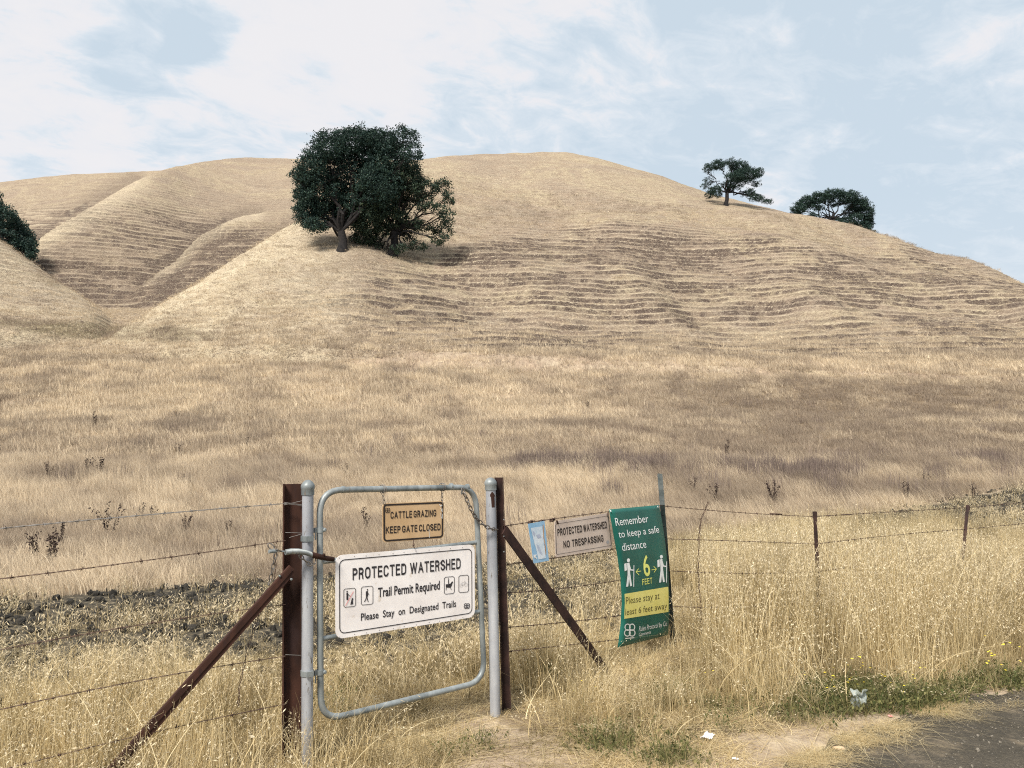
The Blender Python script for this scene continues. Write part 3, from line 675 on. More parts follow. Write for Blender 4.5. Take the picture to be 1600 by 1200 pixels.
class Sign:
    def __init__(s, plane, L, R, off=.0, bow=0.0, wob=None):
        """L, R: photo columns/rows down the left and right edge (equal counts); the sheet is hung in a real plane"""
        s.pl = plane; s.L = np.array(L, float); s.R = np.array(R, float); s.off = off; s.bow = bow; k = len(L)
        s.B = np.linspace(0, 1, k)
        s.flat = len(L) == 2
        if s.flat: s.c = [plane.pt(*L[0], off), plane.pt(*R[0], off), plane.pt(*R[1], off), plane.pt(*L[1], off)]
    def P(s, a, b, h=0.0):
        if s.flat:
            q = (s.c[0]*(1-a)+s.c[1]*a)*(1-b)+(s.c[3]*(1-a)+s.c[2]*a)*b; return q+s.pl.n*h
        x, y = s.pxy(a, b)
        bow = s.off+s.bow*math.sin(math.pi*min(max(b, 0), 1))+h
        return s.pl.pt(x, y, bow)
    def pxy(s, a, b):
        l = np.array([np.interp(b, s.B, s.L[:, i]) for i in (0, 1)]); r = np.array([np.interp(b, s.B, s.R[:, i]) for i in (0, 1)])
        return tuple(l*(1-a)+r*a)
    def ab(s, px, py):
        a, b = .5, .5
        for _ in range(12):
            def g(a, b):
                if s.flat: q = s.P(a, b); return np.array(proj(*q))
                return np.array(s.pxy(a, b))
            f0 = g(a, b); e = 1e-3; J = np.stack([(g(a+e, b)-f0)/e, (g(a, b+e)-f0)/e], 1)
            st = np.linalg.solve(J, np.array([px, py])-f0); a += st[0]; b += st[1]
        return a, b
    def sheet(s, name, mat, parent, h=0, a0=0, a1=1, b0=0, b1=1, r=0.0, nx=1, ny=1, th=.003, asp=1.0):
        """closed sheet with rounded corners"""
        if r > 0:
            out = []; ra, rb = r, r*asp
            for (cx_, cy_, st) in ((a1-ra, b0+rb, -90), (a1-ra, b1-rb, 0), (a0+ra, b1-rb, 90), (a0+ra, b0+rb, 180)):
                for k in range(7): an = math.radians(st+15*k); out.append((cx_+ra*math.cos(an), cy_+rb*math.sin(an)))
            V = [s.P(a, b, h) for a, b in out]+[s.P(a, b, h-th) for a, b in out]; n = len(out)
            F = [tuple(range(n))[::-1], tuple(range(n, 2*n))]+[(i, (i+1) % n, n+(i+1) % n, n+i) for i in range(n)]
        else:
            V = [s.P(a0+(a1-a0)*i/nx, b0+(b1-b0)*j/ny, h-d) for d in (0, th) for j in range(ny+1) for i in range(nx+1)]
            m = (nx+1)*(ny+1); q = lambda i, j: j*(nx+1)+i
            F = [(q(i, j), q(i, j+1), q(i+1, j+1), q(i+1, j)) for j in range(ny) for i in range(nx)]
            F += [(m+q(i, j), m+q(i+1, j), m+q(i+1, j+1), m+q(i, j+1)) for j in range(ny) for i in range(nx)]
            for i in range(nx): F += [(q(i, 0), q(i+1, 0), m+q(i+1, 0), m+q(i, 0)), (q(i+1, ny), q(i, ny), m+q(i, ny), m+q(i+1, ny))]
            for j in range(ny): F += [(q(0, j+1), q(0, j), m+q(0, j), m+q(0, j+1)), (q(nx, j), q(nx, j+1), m+q(nx, j+1), m+q(nx, j))]
        return mesh_obj(name, V, F, mat, parent, smooth=(not s.flat and th > .001))
    def frame(s, mb, a0, b0, a1, b1, wa, r, asp, h=.0015, gaps=(), seed=0):
        """printed border line with rounded corners; gaps = worn-off places"""
        def ring(ra, a0, b0, a1, b1):
            out = []; rb = ra*asp
            for (cx_, cy_, st) in ((a1-ra, b0+rb, -90), (a1-ra, b1-rb, 0), (a0+ra, b1-rb, 90), (a0+ra, b0+rb, 180)):
                for k in range(5): an = math.radians(st+22.5*k); out.append((cx_+ra*math.cos(an), cy_+rb*math.sin(an)))
            return out
        o = ring(r, a0, b0, a1, b1); i_ = ring(max(r-wa, wa*.2), a0+wa, b0+wa*asp, a1-wa, b1-wa*asp); n = len(o)
        for k in range(n):
            k2 = (k+1) % n; N = 1 if abs(o[k][0]-o[k2][0])+abs(o[k][1]-o[k2][1]) < .1 else 24
            for q in range(N):
                f0, f1 = q/N, (q+1)/N
                if N > 1 and any(g0 < (k*31+q*7+seed*13) % 101 < g1 for g0, g1 in gaps): continue
                L_ = lambda A, B, f: (A[0]*(1-f)+B[0]*f, A[1]*(1-f)+B[1]*f)
                Q = [L_(o[k], o[k2], f0), L_(o[k], o[k2], f1), L_(i_[k], i_[k2], f1), L_(i_[k], i_[k2], f0)]
                mb.add([s.P(a, b, h) for a, b in Q], [(0, 3, 2, 1)])
    def text(s, mb, t, tl, br, bold=0.0, h=.0016, drop=None):
        """tl = top left of the first capital, br = right end on the baseline (photo pixels)"""
        if t.isupper(): V, F = caps(t, .12+bold); H = np.array([(0, 0, 0), (1, 1, 0)])
        else: V, F = text_raw(t, bold); H, _ = text_raw('H', bold)
        a0, b0 = s.ab(*tl); a1, b1 = s.ab(*br)
        x0, x1 = V[:, 0].min(), V[:, 0].max(); yb, yt = H[:, 1].min(), H[:, 1].max()
        A = a0+(V[:, 0]-x0)/(x1-x0)*(a1-a0); B = b1+(V[:, 1]-yb)/(yt-yb)*(b0-b1)
        if t.isupper():
            for i, f in enumerate(F): mb.add([s.P(A[k], B[k], h+i*2e-6) for k in f], [(0, 1, 2, 3)])
        else: mb.add([s.P(a, b, h) for a, b in zip(A, B)], F)
    def poly(s, mb, pts, h=.0016):
        h += 3e-6*(len(mb.f) % 300); P_ = [s.P(*s.ab(x, y), h) for x, y in pts]; mb.add(P_, [tuple(range(len(P_)))])
    def stroke(s, mb, pts, w, h=.0016):
        for (x0, y0), (x1, y1) in zip(pts[:-1], pts[1:]):
            L_ = math.hypot(x1-x0, y1-y0)+1e-9; nx, ny = -(y1-y0)/L_*w/2, (x1-x0)/L_*w/2; ex, ey = (x1-x0)/L_*w*.3, (y1-y0)/L_*w*.3
            s.poly(mb, [(x0-nx-ex, y0-ny-ey), (x1-nx+ex, y1-ny+ey), (x1+nx+ex, y1+ny+ey), (x0+nx-ex, y0+ny-ey)], h)
    def disc(s, mb, cx_, cy_, rx, ry=None, h=.0016, n=12):
        s.poly(mb, [(cx_+rx*math.cos(2*math.pi*k/n), cy_+(ry or rx)*math.sin(2*math.pi*k/n)) for k in range(n)], h)

def done(mb, name, mat, parent): return mesh_obj(name, mb.v, mb.f, mat, parent)
# --- big white board
s1 = Sign(GP, [(524.2, 868), (524.6, 999)], [(741.5, 850.3), (742, 963.8)], .022)
t1 = empty('watershed_sign', s1.P(.5, 1), 'large white PROTECTED WATERSHED Trail Permit Required board bolted on the gate', 'sign')
s1.sheet('sign_board', M_WSIGN, t1, r=.045, asp=2.0)
mb = MB(); s1.frame(mb, .022, .055, .978, .945, .0055, .035, 2.0, gaps=((40, 41),), seed=2); done(mb, 'border_line', M_BLACK, t1)
mb = MB(); s1.text(mb, 'PROTECTED  WATERSHED', (550.7, 887.9), (719.5, 888.6), .05)
s1.text(mb, 'Trail Permit Required', (590.5, 918.4), (687, 921), .022)
s1.text(mb, 'Please  Stay  on  Designated  Trails', (563.7, 958.5), (712.5, 948), .016); done(mb, 'lettering', M_BLACK, t1)
def icon(sg, x0, y0, x1, y1, slope):
    mb = MB(); y_ = lambda x, y: y+(x-x0)*slope
    w_ = .85
    c = [(x0+2, y_(x0+2, y0)), (x1-2, y_(x1-2, y0)), (x1, y_(x1, y0+2)), (x1, y_(x1, y1-2)), (x1-2, y_(x1-2, y1)), (x0+2, y_(x0+2, y1)), (x0, y_(x0, y1-2)), (x0, y_(x0, y0+2))]
    sg.stroke(mb, c+[c[0]], w_); return mb
i1 = icon(s1, 537, 920.5, 555.5, 949, -.10)
s1.disc(i1, 542.2, 924.3, 1.1, 1.2); s1.poly(i1, [(541, 926), (543.5, 926), (544, 932), (543.8, 937), (541.2, 937.5)]); s1.stroke(i1, [(543, 927.5), (545.5, 930.5), (547, 931.5)], .9)
s1.poly(i1, [(547.2, 945), (548.3, 940), (549.6, 935), (551.3, 934), (552, 935.8), (551.1, 938), (551.6, 943.5), (550.2, 944.3)]); done(i1, 'no_dogs_symbol', M_BLACK, t1)
mb = MB(); s1.stroke(mb, [(539.8, 946), (551.8, 924.5)], 1.0, .0022); done(mb, 'red_slash', M_REDP, t1)
i2 = icon(s1, 564.3, 917.3, 582.5, 945.5, -.10)
s1.disc(i2, 574, 921.4, 1.1, 1.3); s1.poly(i2, [(571.5, 924), (574.6, 923), (575, 930), (573.6, 934), (571.4, 932)]); s1.stroke(i2, [(573.6, 925), (576.4, 929)], .9)
s1.stroke(i2, [(572.6, 932), (571.2, 937), (569.3, 940)], 1.3); s1.stroke(i2, [(573.2, 932), (573.8, 936), (575, 940)], 1.3); done(i2, 'hiker_symbol', M_BLACK, t1)
i3 = icon(s1, 694, 902, 709.7, 928.5, -.09)
s1.disc(i3, 700.6, 904.6, .8, 1); s1.stroke(i3, [(700.6, 906.5), (700.8, 912)], 1.3); s1.poly(i3, [(696.2, 913), (700.5, 912.6), (704, 911.5), (706.2, 908), (708, 909.5), (706.6, 911.5), (705.2, 916), (703, 918.3), (698.5, 918), (696.4, 917)])
s1.stroke(i3, [(697.2, 917), (696.6, 922)], .9); s1.stroke(i3, [(703.5, 917), (704.8, 921)], .9); done(i3, 'rider_symbol', M_BLACK, t1)
M_FADE = noise_mat('faded_grey_print', (.30, .29, .29), (.5, .48, .48), 30, .6, 0, 0)
i4 = icon(s1, 716.7, 899.5, 732, 926, -.08); done(i4, 'bicycle_symbol', M_BLACK, t1)
mb = MB(); ring = lambda cx_, cy_, r, n=12: [(cx_+r*.85*math.cos(2*math.pi*k/n), cy_+r*math.sin(2*math.pi*k/n)) for k in range(n+1)]
s1.stroke(mb, ring(720.5, 914.5, 2.7), .35); s1.stroke(mb, ring(728, 913.3, 2.7), .35); s1.stroke(mb, [(720.5, 914.5), (722.6, 909.8), (726.6, 909.4), (724.3, 914.2), (720.5, 914.5)], .35); s1.stroke(mb, [(728, 913.3), (726, 907.8), (725, 908)], .35)
done(mb, 'bicycle_outline', M_FADE, t1)
def emblem(sg, cx_, cy_, w_, h_, mat, parent, lw):
    """round looped emblem over a short line of tiny lettering"""
    mb = MB()
    for sx, sy, rx, ry in ((-.20, -.24, .24, .20), (.22, -.24, .24, .20), (-.22, .12, .27, .20), (.22, .12, .27, .20)):
        sg.stroke(mb, [(cx_+w_*(sx+rx*math.cos(2*math.pi*k/12)), cy_+h_*(sy+ry*math.sin(2*math.pi*k/12))) for k in range(13)], lw)
    sg.stroke(mb, [(cx_-w_*.4, cy_+h_*.46), (cx_+w_*.4, cy_+h_*.42)], lw*.9)
    return done(mb, 'emblem', mat, parent)
emblem(s1, 729.3, 946.8, 9, 8.5, M_BLACK, t1, 1.0)
for k in range(12):
    for b_ in (.026, .972):
        mb = MB(); a_ = .022+k*.0868+(.01 if k % 3 == 1 else 0); p = s1.P(a_, b_+(.0 if k % 2 else .004), 0); mb.lathe(p, GP.n, [(.0028, 0), (.0028, .0015), (.0012, .0025)], 7); mb.build('bolt_head', M_FADE, t1)
# --- cattle sign
s2 = Sign(GP, [(597.2, 786.6), (597.6, 848)], [(693.8, 782.6), (693.4, 841)], .012)
t2 = empty('cattle_sign', s2.P(.5, 1), 'small tan CATTLE GRAZING KEEP GATE CLOSED sign hanging under the gate top rail', 'sign')
s2.sheet('sign_board', M_TAN, t2, r=.06, asp=1.65)
mb = MB(); s2.frame(mb, .014, .022, .986, .978, .026, .055, 1.65); done(mb, 'border_line', M_DARKINK, t2)
mb = MB(); s2.text(mb, 'CATTLE GRAZING', (610, 799.5), (681.5, 806.8), .06); s2.text(mb, 'KEEP GATE CLOSED', (602.5, 822.8), (688, 828.3), .06); done(mb, 'lettering', M_DARKINK, t2)
emblem(s2, 605.6, 797.4, 7.4, 8, M_DARKINK, t2, .8)
mb = MB()
for pts in ([(686, 788), (688.5, 791.5), (690, 788.5)], [(687, 790), (691, 789.5)], [(688, 794), (690.5, 797), (690.8, 800)], [(691, 795), (689, 799)], [(688.3, 802), (689, 808.5), (690.6, 810), (690.8, 803)], [(670, 827), (670.5, 840)]):
    s2.stroke(mb, pts, .55, .0022)
done(mb, 'scratched_paint', M_WHITE, t2)
for x, xs_ in ((598, 596.5), (691, 693.5)):
    pt = [GP.pt(x+1, 757.5, .0), GP.pt(x-.5, 764, .026), GP.pt(x+.3, 773, .02), GP.pt(xs_, 787, .014)]
    mb = MB(); c0 = GP.pt(x, 764 if x < 650 else 761)
    for q in (-.006, .006):
        mb.tube([c0+GP.d*(q+.004*math.sin(k/16*6.28))+Vector((0, 0, 1))*(.0235*math.cos(k/16*2*math.pi))+GP.n*(.0235*math.sin(k/16*2*math.pi)) for k in range(17)], .0022, 6)
    mb.build('wire_hanger', M_WIREG, t2)
    chain('hanger_chain', [c0-Vector((0, 0, .018)), GP.pt(xs_+(4 if x < 650 else -3), 788, .013)], .026, .0022, M_CHAIN, t2)
mb = MB(); mb.tube([GP.pt(646.5, 843, .014), GP.pt(646, 852, .02), GP.pt(648, 857, .03)], .0026, 5); mb.sphere(GP.pt(646.3, 851.5, .02), .006, 5); mb.build('wire_tie', M_WIRE, t2)
# --- no trespassing sign
s3 = Sign(RP, [(866.3, 814.6), (868, 871)], [(950.8, 801.4), (957, 856)], .012)
t3 = empty('trespassing_sign', s3.P(.5, 1), 'pinkish PROTECTED WATERSHED NO TRESPASSING sign wired to the fence', 'sign')
s3.sheet('sign_board', M_PINK, t3, r=.03, asp=1.6)
mb = MB(); s3.frame(mb, .012, .075, .985, .93, .0065, .03, 1.6); done(mb, 'border_line', M_BLACK, t3)
mb = MB(); s3.text(mb, 'PROTECTED WATERSHED', (870.6, 826.4), (948.5, 825.3), .06); s3.text(mb, 'NO  TRESPASSING', (879.8, 845.5), (943.2, 846.3), .06); done(mb, 'lettering', M_DARKINK, t3)
mb = MB(); s3.disc(mb, 949.4, 847, 2.2, 2.8); done(mb, 'seal', M_FADE, t3)
mb = MB(); mb.tube([s3.P(.02, -.02, .01), s3.P(.05, .08, .006)], .006, 7); mb.tube([s3.P(.98, -.05, .01), s3.P(.96, .06, .006)], .005, 7); mb.build('wire_tie', M_WIRE, t3)
# --- blue map poster
s4 = Sign(RP, [(825.2, 818.5), (834, 880.5)], [(850.8, 814), (857.8, 876)], .018)
t4 = empty('map_poster', s4.P(.5, 1), 'small faded blue map poster hanging on the fence above the dark brace', 'poster')
s4.sheet('poster_sheet', M_BLUE, t4, nx=1, ny=1, th=.002)
mb = MB(); s4.poly(mb, [(829, 825), (847, 822.2), (852.6, 872), (841, 874), (838.5, 862), (834.5, 848)]); done(mb, 'map_panel', M_PALEB, t4)
mb = MB()
for pts in ([(837, 836), (843, 834.5), (846, 840), (840, 841.5)], [(838, 850), (842, 853), (847, 866), (845, 866.5), (840, 858)], [(832, 829), (836, 833), (835, 838), (832, 834)]): s4.poly(mb, pts, .0022)
done(mb, 'map_shapes', noise_mat('faded_lilac_print', (.40, .45, .58), (.52, .57, .68), 20, .6, 0, 0), t4)
mb = MB(); s4.stroke(mb, [(834, 868), (838, 872.5)], 1.6, .0024); s4.poly(mb, [(833, 866.8), (838.6, 866.2), (833.8, 872.6)], .0024); done(mb, 'arrow_mark', M_WHITE, t4)
mb = MB(); s4.stroke(mb, [(848.3, 820), (849.2, 840), (851.5, 852), (852.5, 866)], 1.2, .0022); done(mb, 'rust_streak', noise_mat('rust_streak', (.45, .24, .12), (.62, .42, .26), 20, .8, 0, 0), t4)
# --- green banner
s5 = Sign(RP, [(951.5, 796), (957.5, 830), (964, 866), (969.5, 905), (971.5, 940), (970, 972), (965, 1012)],
          [(1029.8, 789), (1035.5, 820), (1040.5, 855), (1044.3, 892), (1046, 928), (1046, 960), (1044, 992)], .03, .03)
t5 = empty('distance_banner', (s5.P(.5, 1).x, s5.P(.5, 1).y, 0), 'curled green banner reading Remember to keep a safe distance, leaning against the fence', 'banner')
s5.sheet('banner_sheet', M_GREEN, t5, nx=8, ny=30, th=.0015)
mb = MB(); s5.text(mb, 'Remember', (960.4, 809.5), (1013.8, 815.6), .0); s5.text(mb, 'to keep a safe', (965.4, 829.5), (1030.3, 832), .0); s5.text(mb, 'distance', (970.6, 849), (1010.3, 855.5), .0)
def walker(mb, x, y, w_, h_):
    q = lambda u_, v_: (x+u_*w_, y+v_*h_-u_*w_*.10)
    s5.disc(mb, *q(.42, .09), w_*.15, h_*.065); s5.poly(mb, [q(.28, .18), q(.52, .17), q(.58, .50), q(.60, .60), q(.34, .60), q(.34, .45)])
    s5.poly(mb, [q(.02, .20), q(.24, .17), q(.28, .42), q(.06, .45)]); s5.stroke(mb, [q(.5, .26), (q(.62, .42)), q(.86, .44)], w_*.12)
    s5.poly(mb, [q(.34, .58), q(.52, .58), q(.40, .98), q(.20, .98)]); s5.poly(mb, [q(.42, .58), q(.60, .58), q(.76, .97), q(.58, .98)]); s5.stroke(mb, [q(.94, .28), q(.92, 1.0)], w_*.07)
walker(mb, 975, 872, 16.5, 46); walker(mb, 1026.6, 866.5, 16, 45)
s5.text(mb, 'Rules Protocol by Co', (999, 978.6), (1042, 977.6), .0); s5.text(mb, 'Comments', (998.5, 989), (1017, 989.8), .0)
done(mb, 'white_lettering', M_WHITE, t5)
emblem(s5, 984, 986, 17, 25, M_WHITE, t5, 1.5)
mb = MB(); s5.text(mb, '6', (1003, 868.5), (1016.7, 899.3), .012); s5.text(mb, 'FEET', (1003.2, 905), (1019.3, 911.5), .03)
s5.stroke(mb, [(993.8, 893.6), (1001.4, 892.2)], 1.0); s5.stroke(mb, [(997.6, 888.6), (993.8, 893.6), (998.2, 898.0)], 1.0)
s5.stroke(mb, [(1018.4, 890.4), (1025.6, 889.2)], 1.0); s5.stroke(mb, [(1021.6, 885.2), (1025.6, 889.2), (1022.2, 894.0)], 1.0); done(mb, 'yellow_lettering', M_YELT, t5)
a0, b0 = s5.ab(975.8, 928); a1, b1 = s5.ab(1044.6, 955.4)
s5.sheet('yellow_panel', M_YEL, t5, h=.0014, a0=a0, a1=a1, b0=b0, b1=s5.ab(1010, 961.5)[1], nx=6, ny=6, th=.0006)
mb = MB(); s5.text(mb, 'Please stay at', (977.8, 933.3), (1030.5, 935.6), -.002, h=.0024); s5.text(mb, 'least 6 feet away', (977.6, 951.6), (1042.2, 951.0), -.002, h=.0024); done(mb, 'panel_lettering', M_OLIVEINK, t5)
mb = MB()
for a_ in (.03, .97): mb.tube([s5.P(a_, .015, .004)+Vector((0, 0, .005*math.cos(k/8*6.28)))+RP.d*.005*math.sin(k/8*6.28) for k in range(9)], .0018, 5)
mb.tube([s5.P(.03, .01, .004), s5.P(.01, -.01, -.06)], .003, 5); mb.tube([s5.P(.97, .01, .004), s5.P(1.0, -.01, -.06)], .003, 5); mb.build('banner_tie', M_WHITE, t5)

# ------------------------------------------------------------------ fences
def strand(pts, mb, seed, barbs=True, r=.0017, dense=()):
    rnd = random.Random(seed); pts = [Vector(p) for p in pts]; P_ = []
    for i in range(len(pts)-1):
        n = max(2, int((pts[i+1]-pts[i]).length/.012))
        for k in range(n): P_.append(pts[i].lerp(pts[i+1], k/n))
    P_.append(pts[-1]); ax = (pts[-1]-pts[0]).normalized(); sd = ax.cross(Vector((0, 0, 1))).normalized(); up = Vector((0, 0, 1))
    for ph in (0, math.pi): mb.tube([p+(up*math.cos(i*.75+ph)+sd*math.sin(i*.75+ph))*.0021 for i, p in enumerate(P_)], r, 4)
    if not barbs: return
    s = rnd.uniform(2, 8)
    while s < len(P_)-1:
        p = P_[int(s)]
        for k in range(2):
            an = rnd.uniform(0, math.pi); v = (up*math.sin(an)+sd*math.cos(an)*.5).normalized(); v = (v+ax*rnd.uniform(-.5, .5)).normalized()
            mb.tube([p-v*.013+ax*(k*.005), p+v*.013+ax*(k*.005)], [.0008, .0016][::1] if False else .0014, 4)
        mb.tube([p-ax*.006+(up*math.cos(q)+sd*math.sin(q))*.0042+ax*q*.0011 for q in np.linspace(0, 12.5, 14)], .0013, 4)
        s += rnd.uniform(9, 11.5)
def smooth_px(plane, pts, n=10, off=0.0):
    xs = np.array([p[0] for p in pts], float); ys = np.array([p[1] for p in pts], float); o = np.argsort(xs); xs = xs[o]; ys = ys[o]
    X = np.linspace(xs[0], xs[-1], n); k = min(2, len(xs)-1); co = np.polyfit(xs-xs.mean(), ys, k); Y = np.polyval(co, X-xs.mean())
    return [plane.pt(x, y, off) for x, y in zip(X, Y)]
lf = empty('barbed_wire_fence', (LP.pt(200, 900).x, LP.pt(200, 900).y, 0), 'left barbed wire fence of five strands running to the rusty red post', 'fence')
for i, pts in enumerate([[(-330, 861), (0, 825.5), (215, 806), (448, 786.5)], [(-330, 940), (0, 900), (215, 881), (400, 858), (446, 838)], [(-330, 1090), (0, 1012), (176, 986), (290, 967), (446, 943)],
                         [(-330, 1195), (0, 1104), (208, 1070), (333, 1044), (446, 1023)], [(-330, 1300), (60, 1188), (290, 1133), (446, 1100)]]):
    mb = MB(); strand(smooth_px(LP, pts, 14), mb, i+5); mb.build('wire_strand', M_WIREG if i == 0 else M_WIRE, lf)
# out-of-frame post that carries the strands on
p = LP.pt(-330, 900); mb = MB()
mb.tube([(p.x, p.y, -.2), (p.x, p.y, 1.35)], .045, 10); mb.build('fence_post', noise_mat('weathered_post_wood', (.12, .10, .085), (.25, .21, .18), 12, .9, 0, .4), lf)
mb = MB(); P_ = [LP.pt(431, 853, -.01), LP.pt(430, 900, -.01), LP.pt(423, 925, -.01), LP.pt(404, 962, -.01), LP.pt(388, 1010, -.01), LP.pt(374, 1072, -.01), LP.pt(372, 1105, -.01)]
for ph in (0, math.pi):
    Q = []
    for i in range(len(P_)-1):
        for k in range(18): Q.append(P_[i].lerp(P_[i+1], k/18)+LP.d*.0045*math.cos((i*18+k)*.55+ph)+LP.n*.0045*math.sin((i*18+k)*.55+ph))
    mb.tube(Q, .0019, 4)
mb.build('wire_stay', M_WIRE, lf)
rf = empty('barbed_wire_fence', (RP.pt(1035, 800).x, RP.pt(1035, 800).y, 0), 'right barbed wire fence carrying the hung signs and running on to the far posts', 'fence')
TP = RP.pt(1040, 800, -.01)
f1 = Vector((2.72, 7.05, 0)); f2 = Vector((5.25, 9.0, 0)); f3 = Vector((9.5, 12.4, 0))
R2 = Plane((TP.x, TP.y), (f1.x-TP.x, f1.y-TP.y)); R3 = Plane((f1.x, f1.y), (f2.x-f1.x, f2.y-f1.y)); R4 = Plane((f2.x, f2.y), (f3.x-f2.x, f3.y-f2.y))
W1 = [[(785, 822), (866, 812), (951, 798), (1035, 790)], [(788, 882), (867, 873), (957, 857), (1040, 845)], [(790, 926), (871, 922), (960, 906), (1044, 892)], [(793, 980), (860, 975), (965, 962), (1048, 950)], [(795, 1018), (900, 1006), (965, 1000), (1050, 990)]]
W2 = [[(1038, 791), (1101, 796), (1195, 804), (1273, 807)], [(1042, 842), (1093, 843.5), (1200, 847), (1262, 850), (1276, 850)], [(1044, 892), (1092, 894), (1170, 896), (1278, 893)], [(1048, 947), (1100, 950), (1200, 946), (1280, 940)]]
W3 = [[(1273, 807), (1390, 800), (1512, 793)], [(1276, 850), (1370, 839), (1506, 827)], [(1278, 893), (1400, 878), (1505, 866)]]
W4 = [[(1512, 793), (1600, 785), (1700, 774)], [(1506, 827), (1600, 818), (1700, 808)]]
for i in range(5):
    mb = MB()
    for j, (pl, Wn) in enumerate(((RP, W1), (R2, W2), (R3, W3), (R4, W4))):
        if i < len(Wn): strand(smooth_px(pl, Wn[i], 10), mb, i*7+j)
    if i == 0:
        for pl, x0, x1 in ((R2, 1203, 1222), (R3, 1314, 1330), (R3, 1232+60, 1296)):
            mb.tube(smooth_px(pl, W2[0] if pl is R2 else W3[0], 2)[:0] or [pl.pt(x0, np.interp(x0, [1038, 1273, 1512], [791, 807, 793])), pl.pt(x1, np.interp(x1, [1038, 1273, 1512], [791, 807, 793]))], .006, 6)
    mb.build('wire_strand', M_WIRE, rf)
# lumps of twisted wire round the top strand
mb = MB(); rnd = random.Random(4)
for px, py in ((829, 816), (845, 815), (863, 812.5)):
    c = RP.pt(px, py)
    for k in range(5): mb.tube([c+RP.d*(.018*math.cos(q+k)*1.2)+Vector((0, 0, 1))*.011*math.sin(q*1.3+k)+RP.n*.009*math.sin(q+k*2) for q in np.linspace(0, 6.2, 12)], .0028, 4)
mb.build('wire_tie', M_WIRE, rf)
# T post with the galvanised top
top = RP.pt(1031, 740, -.02); bot = RP.pt(1053, 1020, -.02); bot = bot+(bot-top)*.12
mid = top.lerp(bot, .155)
def tsec(mb, a, b_, w_):
    ax = (b_-a).normalized(); L_ = (b_-a).length/2; c = (a+b_)/2; cd = unit((-c.x, -c.y, 0)); sd_ = Vector((cd.y, -cd.x, 0))
    mb.box(c+cd*.012, sd_*w_, cd*.0022, ax*L_); mb.box(c-cd*.008, sd_*.0022, cd*.0178, ax*(L_-.0004))
mb = MB(); tsec(mb, bot, mid, .021); 
for k in range(14): mb.box(bot.lerp(mid, .1+k*.065)+unit((-bot.x, -bot.y, 0))*.0165, Vector((.006, 0, 0)), Vector((0, .0022, 0)), Vector((0, 0, .008)))
tp = mb.build('fence_post', M_TGREEN, rf, smooth=False)
mb = MB(); tsec(mb, mid, top, .0215); o = mb.build('galvanised_top', noise_mat('dull_galvanised_steel', (.06, .075, .075), (.16, .18, .18), 14, .6, .2, .1), rf, smooth=False)
o.parent = tp; o.matrix_parent_inverse = Matrix()
def tpost(pl, x0, y0, x1, y1, w_, lab):
    a = pl.pt(x0, y0); b_ = pl.pt(x1, y1); b_ = b_+(b_-a).normalized()*.5; b_.z = min(b_.z, -.1)
    mb = MB(); tsec(mb, b_, a, w_); mb.box(a-Vector((0, 0, .03)), Vector((w_*1.12, 0, 0)), Vector((0, .008, 0)), Vector((0, 0, .028))); o = mb.build('fence_post', M_RUSTD, rf, smooth=False)
    o['label'] = lab
tpost(R2, 1273, 799, 1280, 940, .016, 'nearer short rusty post in the tall oats')
tpost(R3, 1512, 789, 1503, 862, .017, 'farther short rusty post in the tall oats')
a = Vector((f3.x, f3.y, -.2)); mb = MB(); tsec(mb, a, a+Vector((0, 0, 1.3)), .022); mb.build('fence_post', M_RUSTD, rf, smooth=False)
mb = MB(); PP = [R2.pt(x, y, .01) for x, y in ((1107, 784), (1103, 794), (1095, 812), (1092, 843), (1091, 894), (1093, 925), (1096, 962), (1097, 990))]
for ph in (0, math.pi):
    Q = []
    for i in range(len(PP)-1):
        for k in range(16): Q.append(PP[i].lerp(PP[i+1], k/16)+R2.d*.006*math.cos((i*16+k)*.5+ph)+R2.n*.006*math.sin((i*16+k)*.5+ph))
    mb.tube(Q, .0028, 5)
mb.build('wire_stay', M_WIRE, rf)
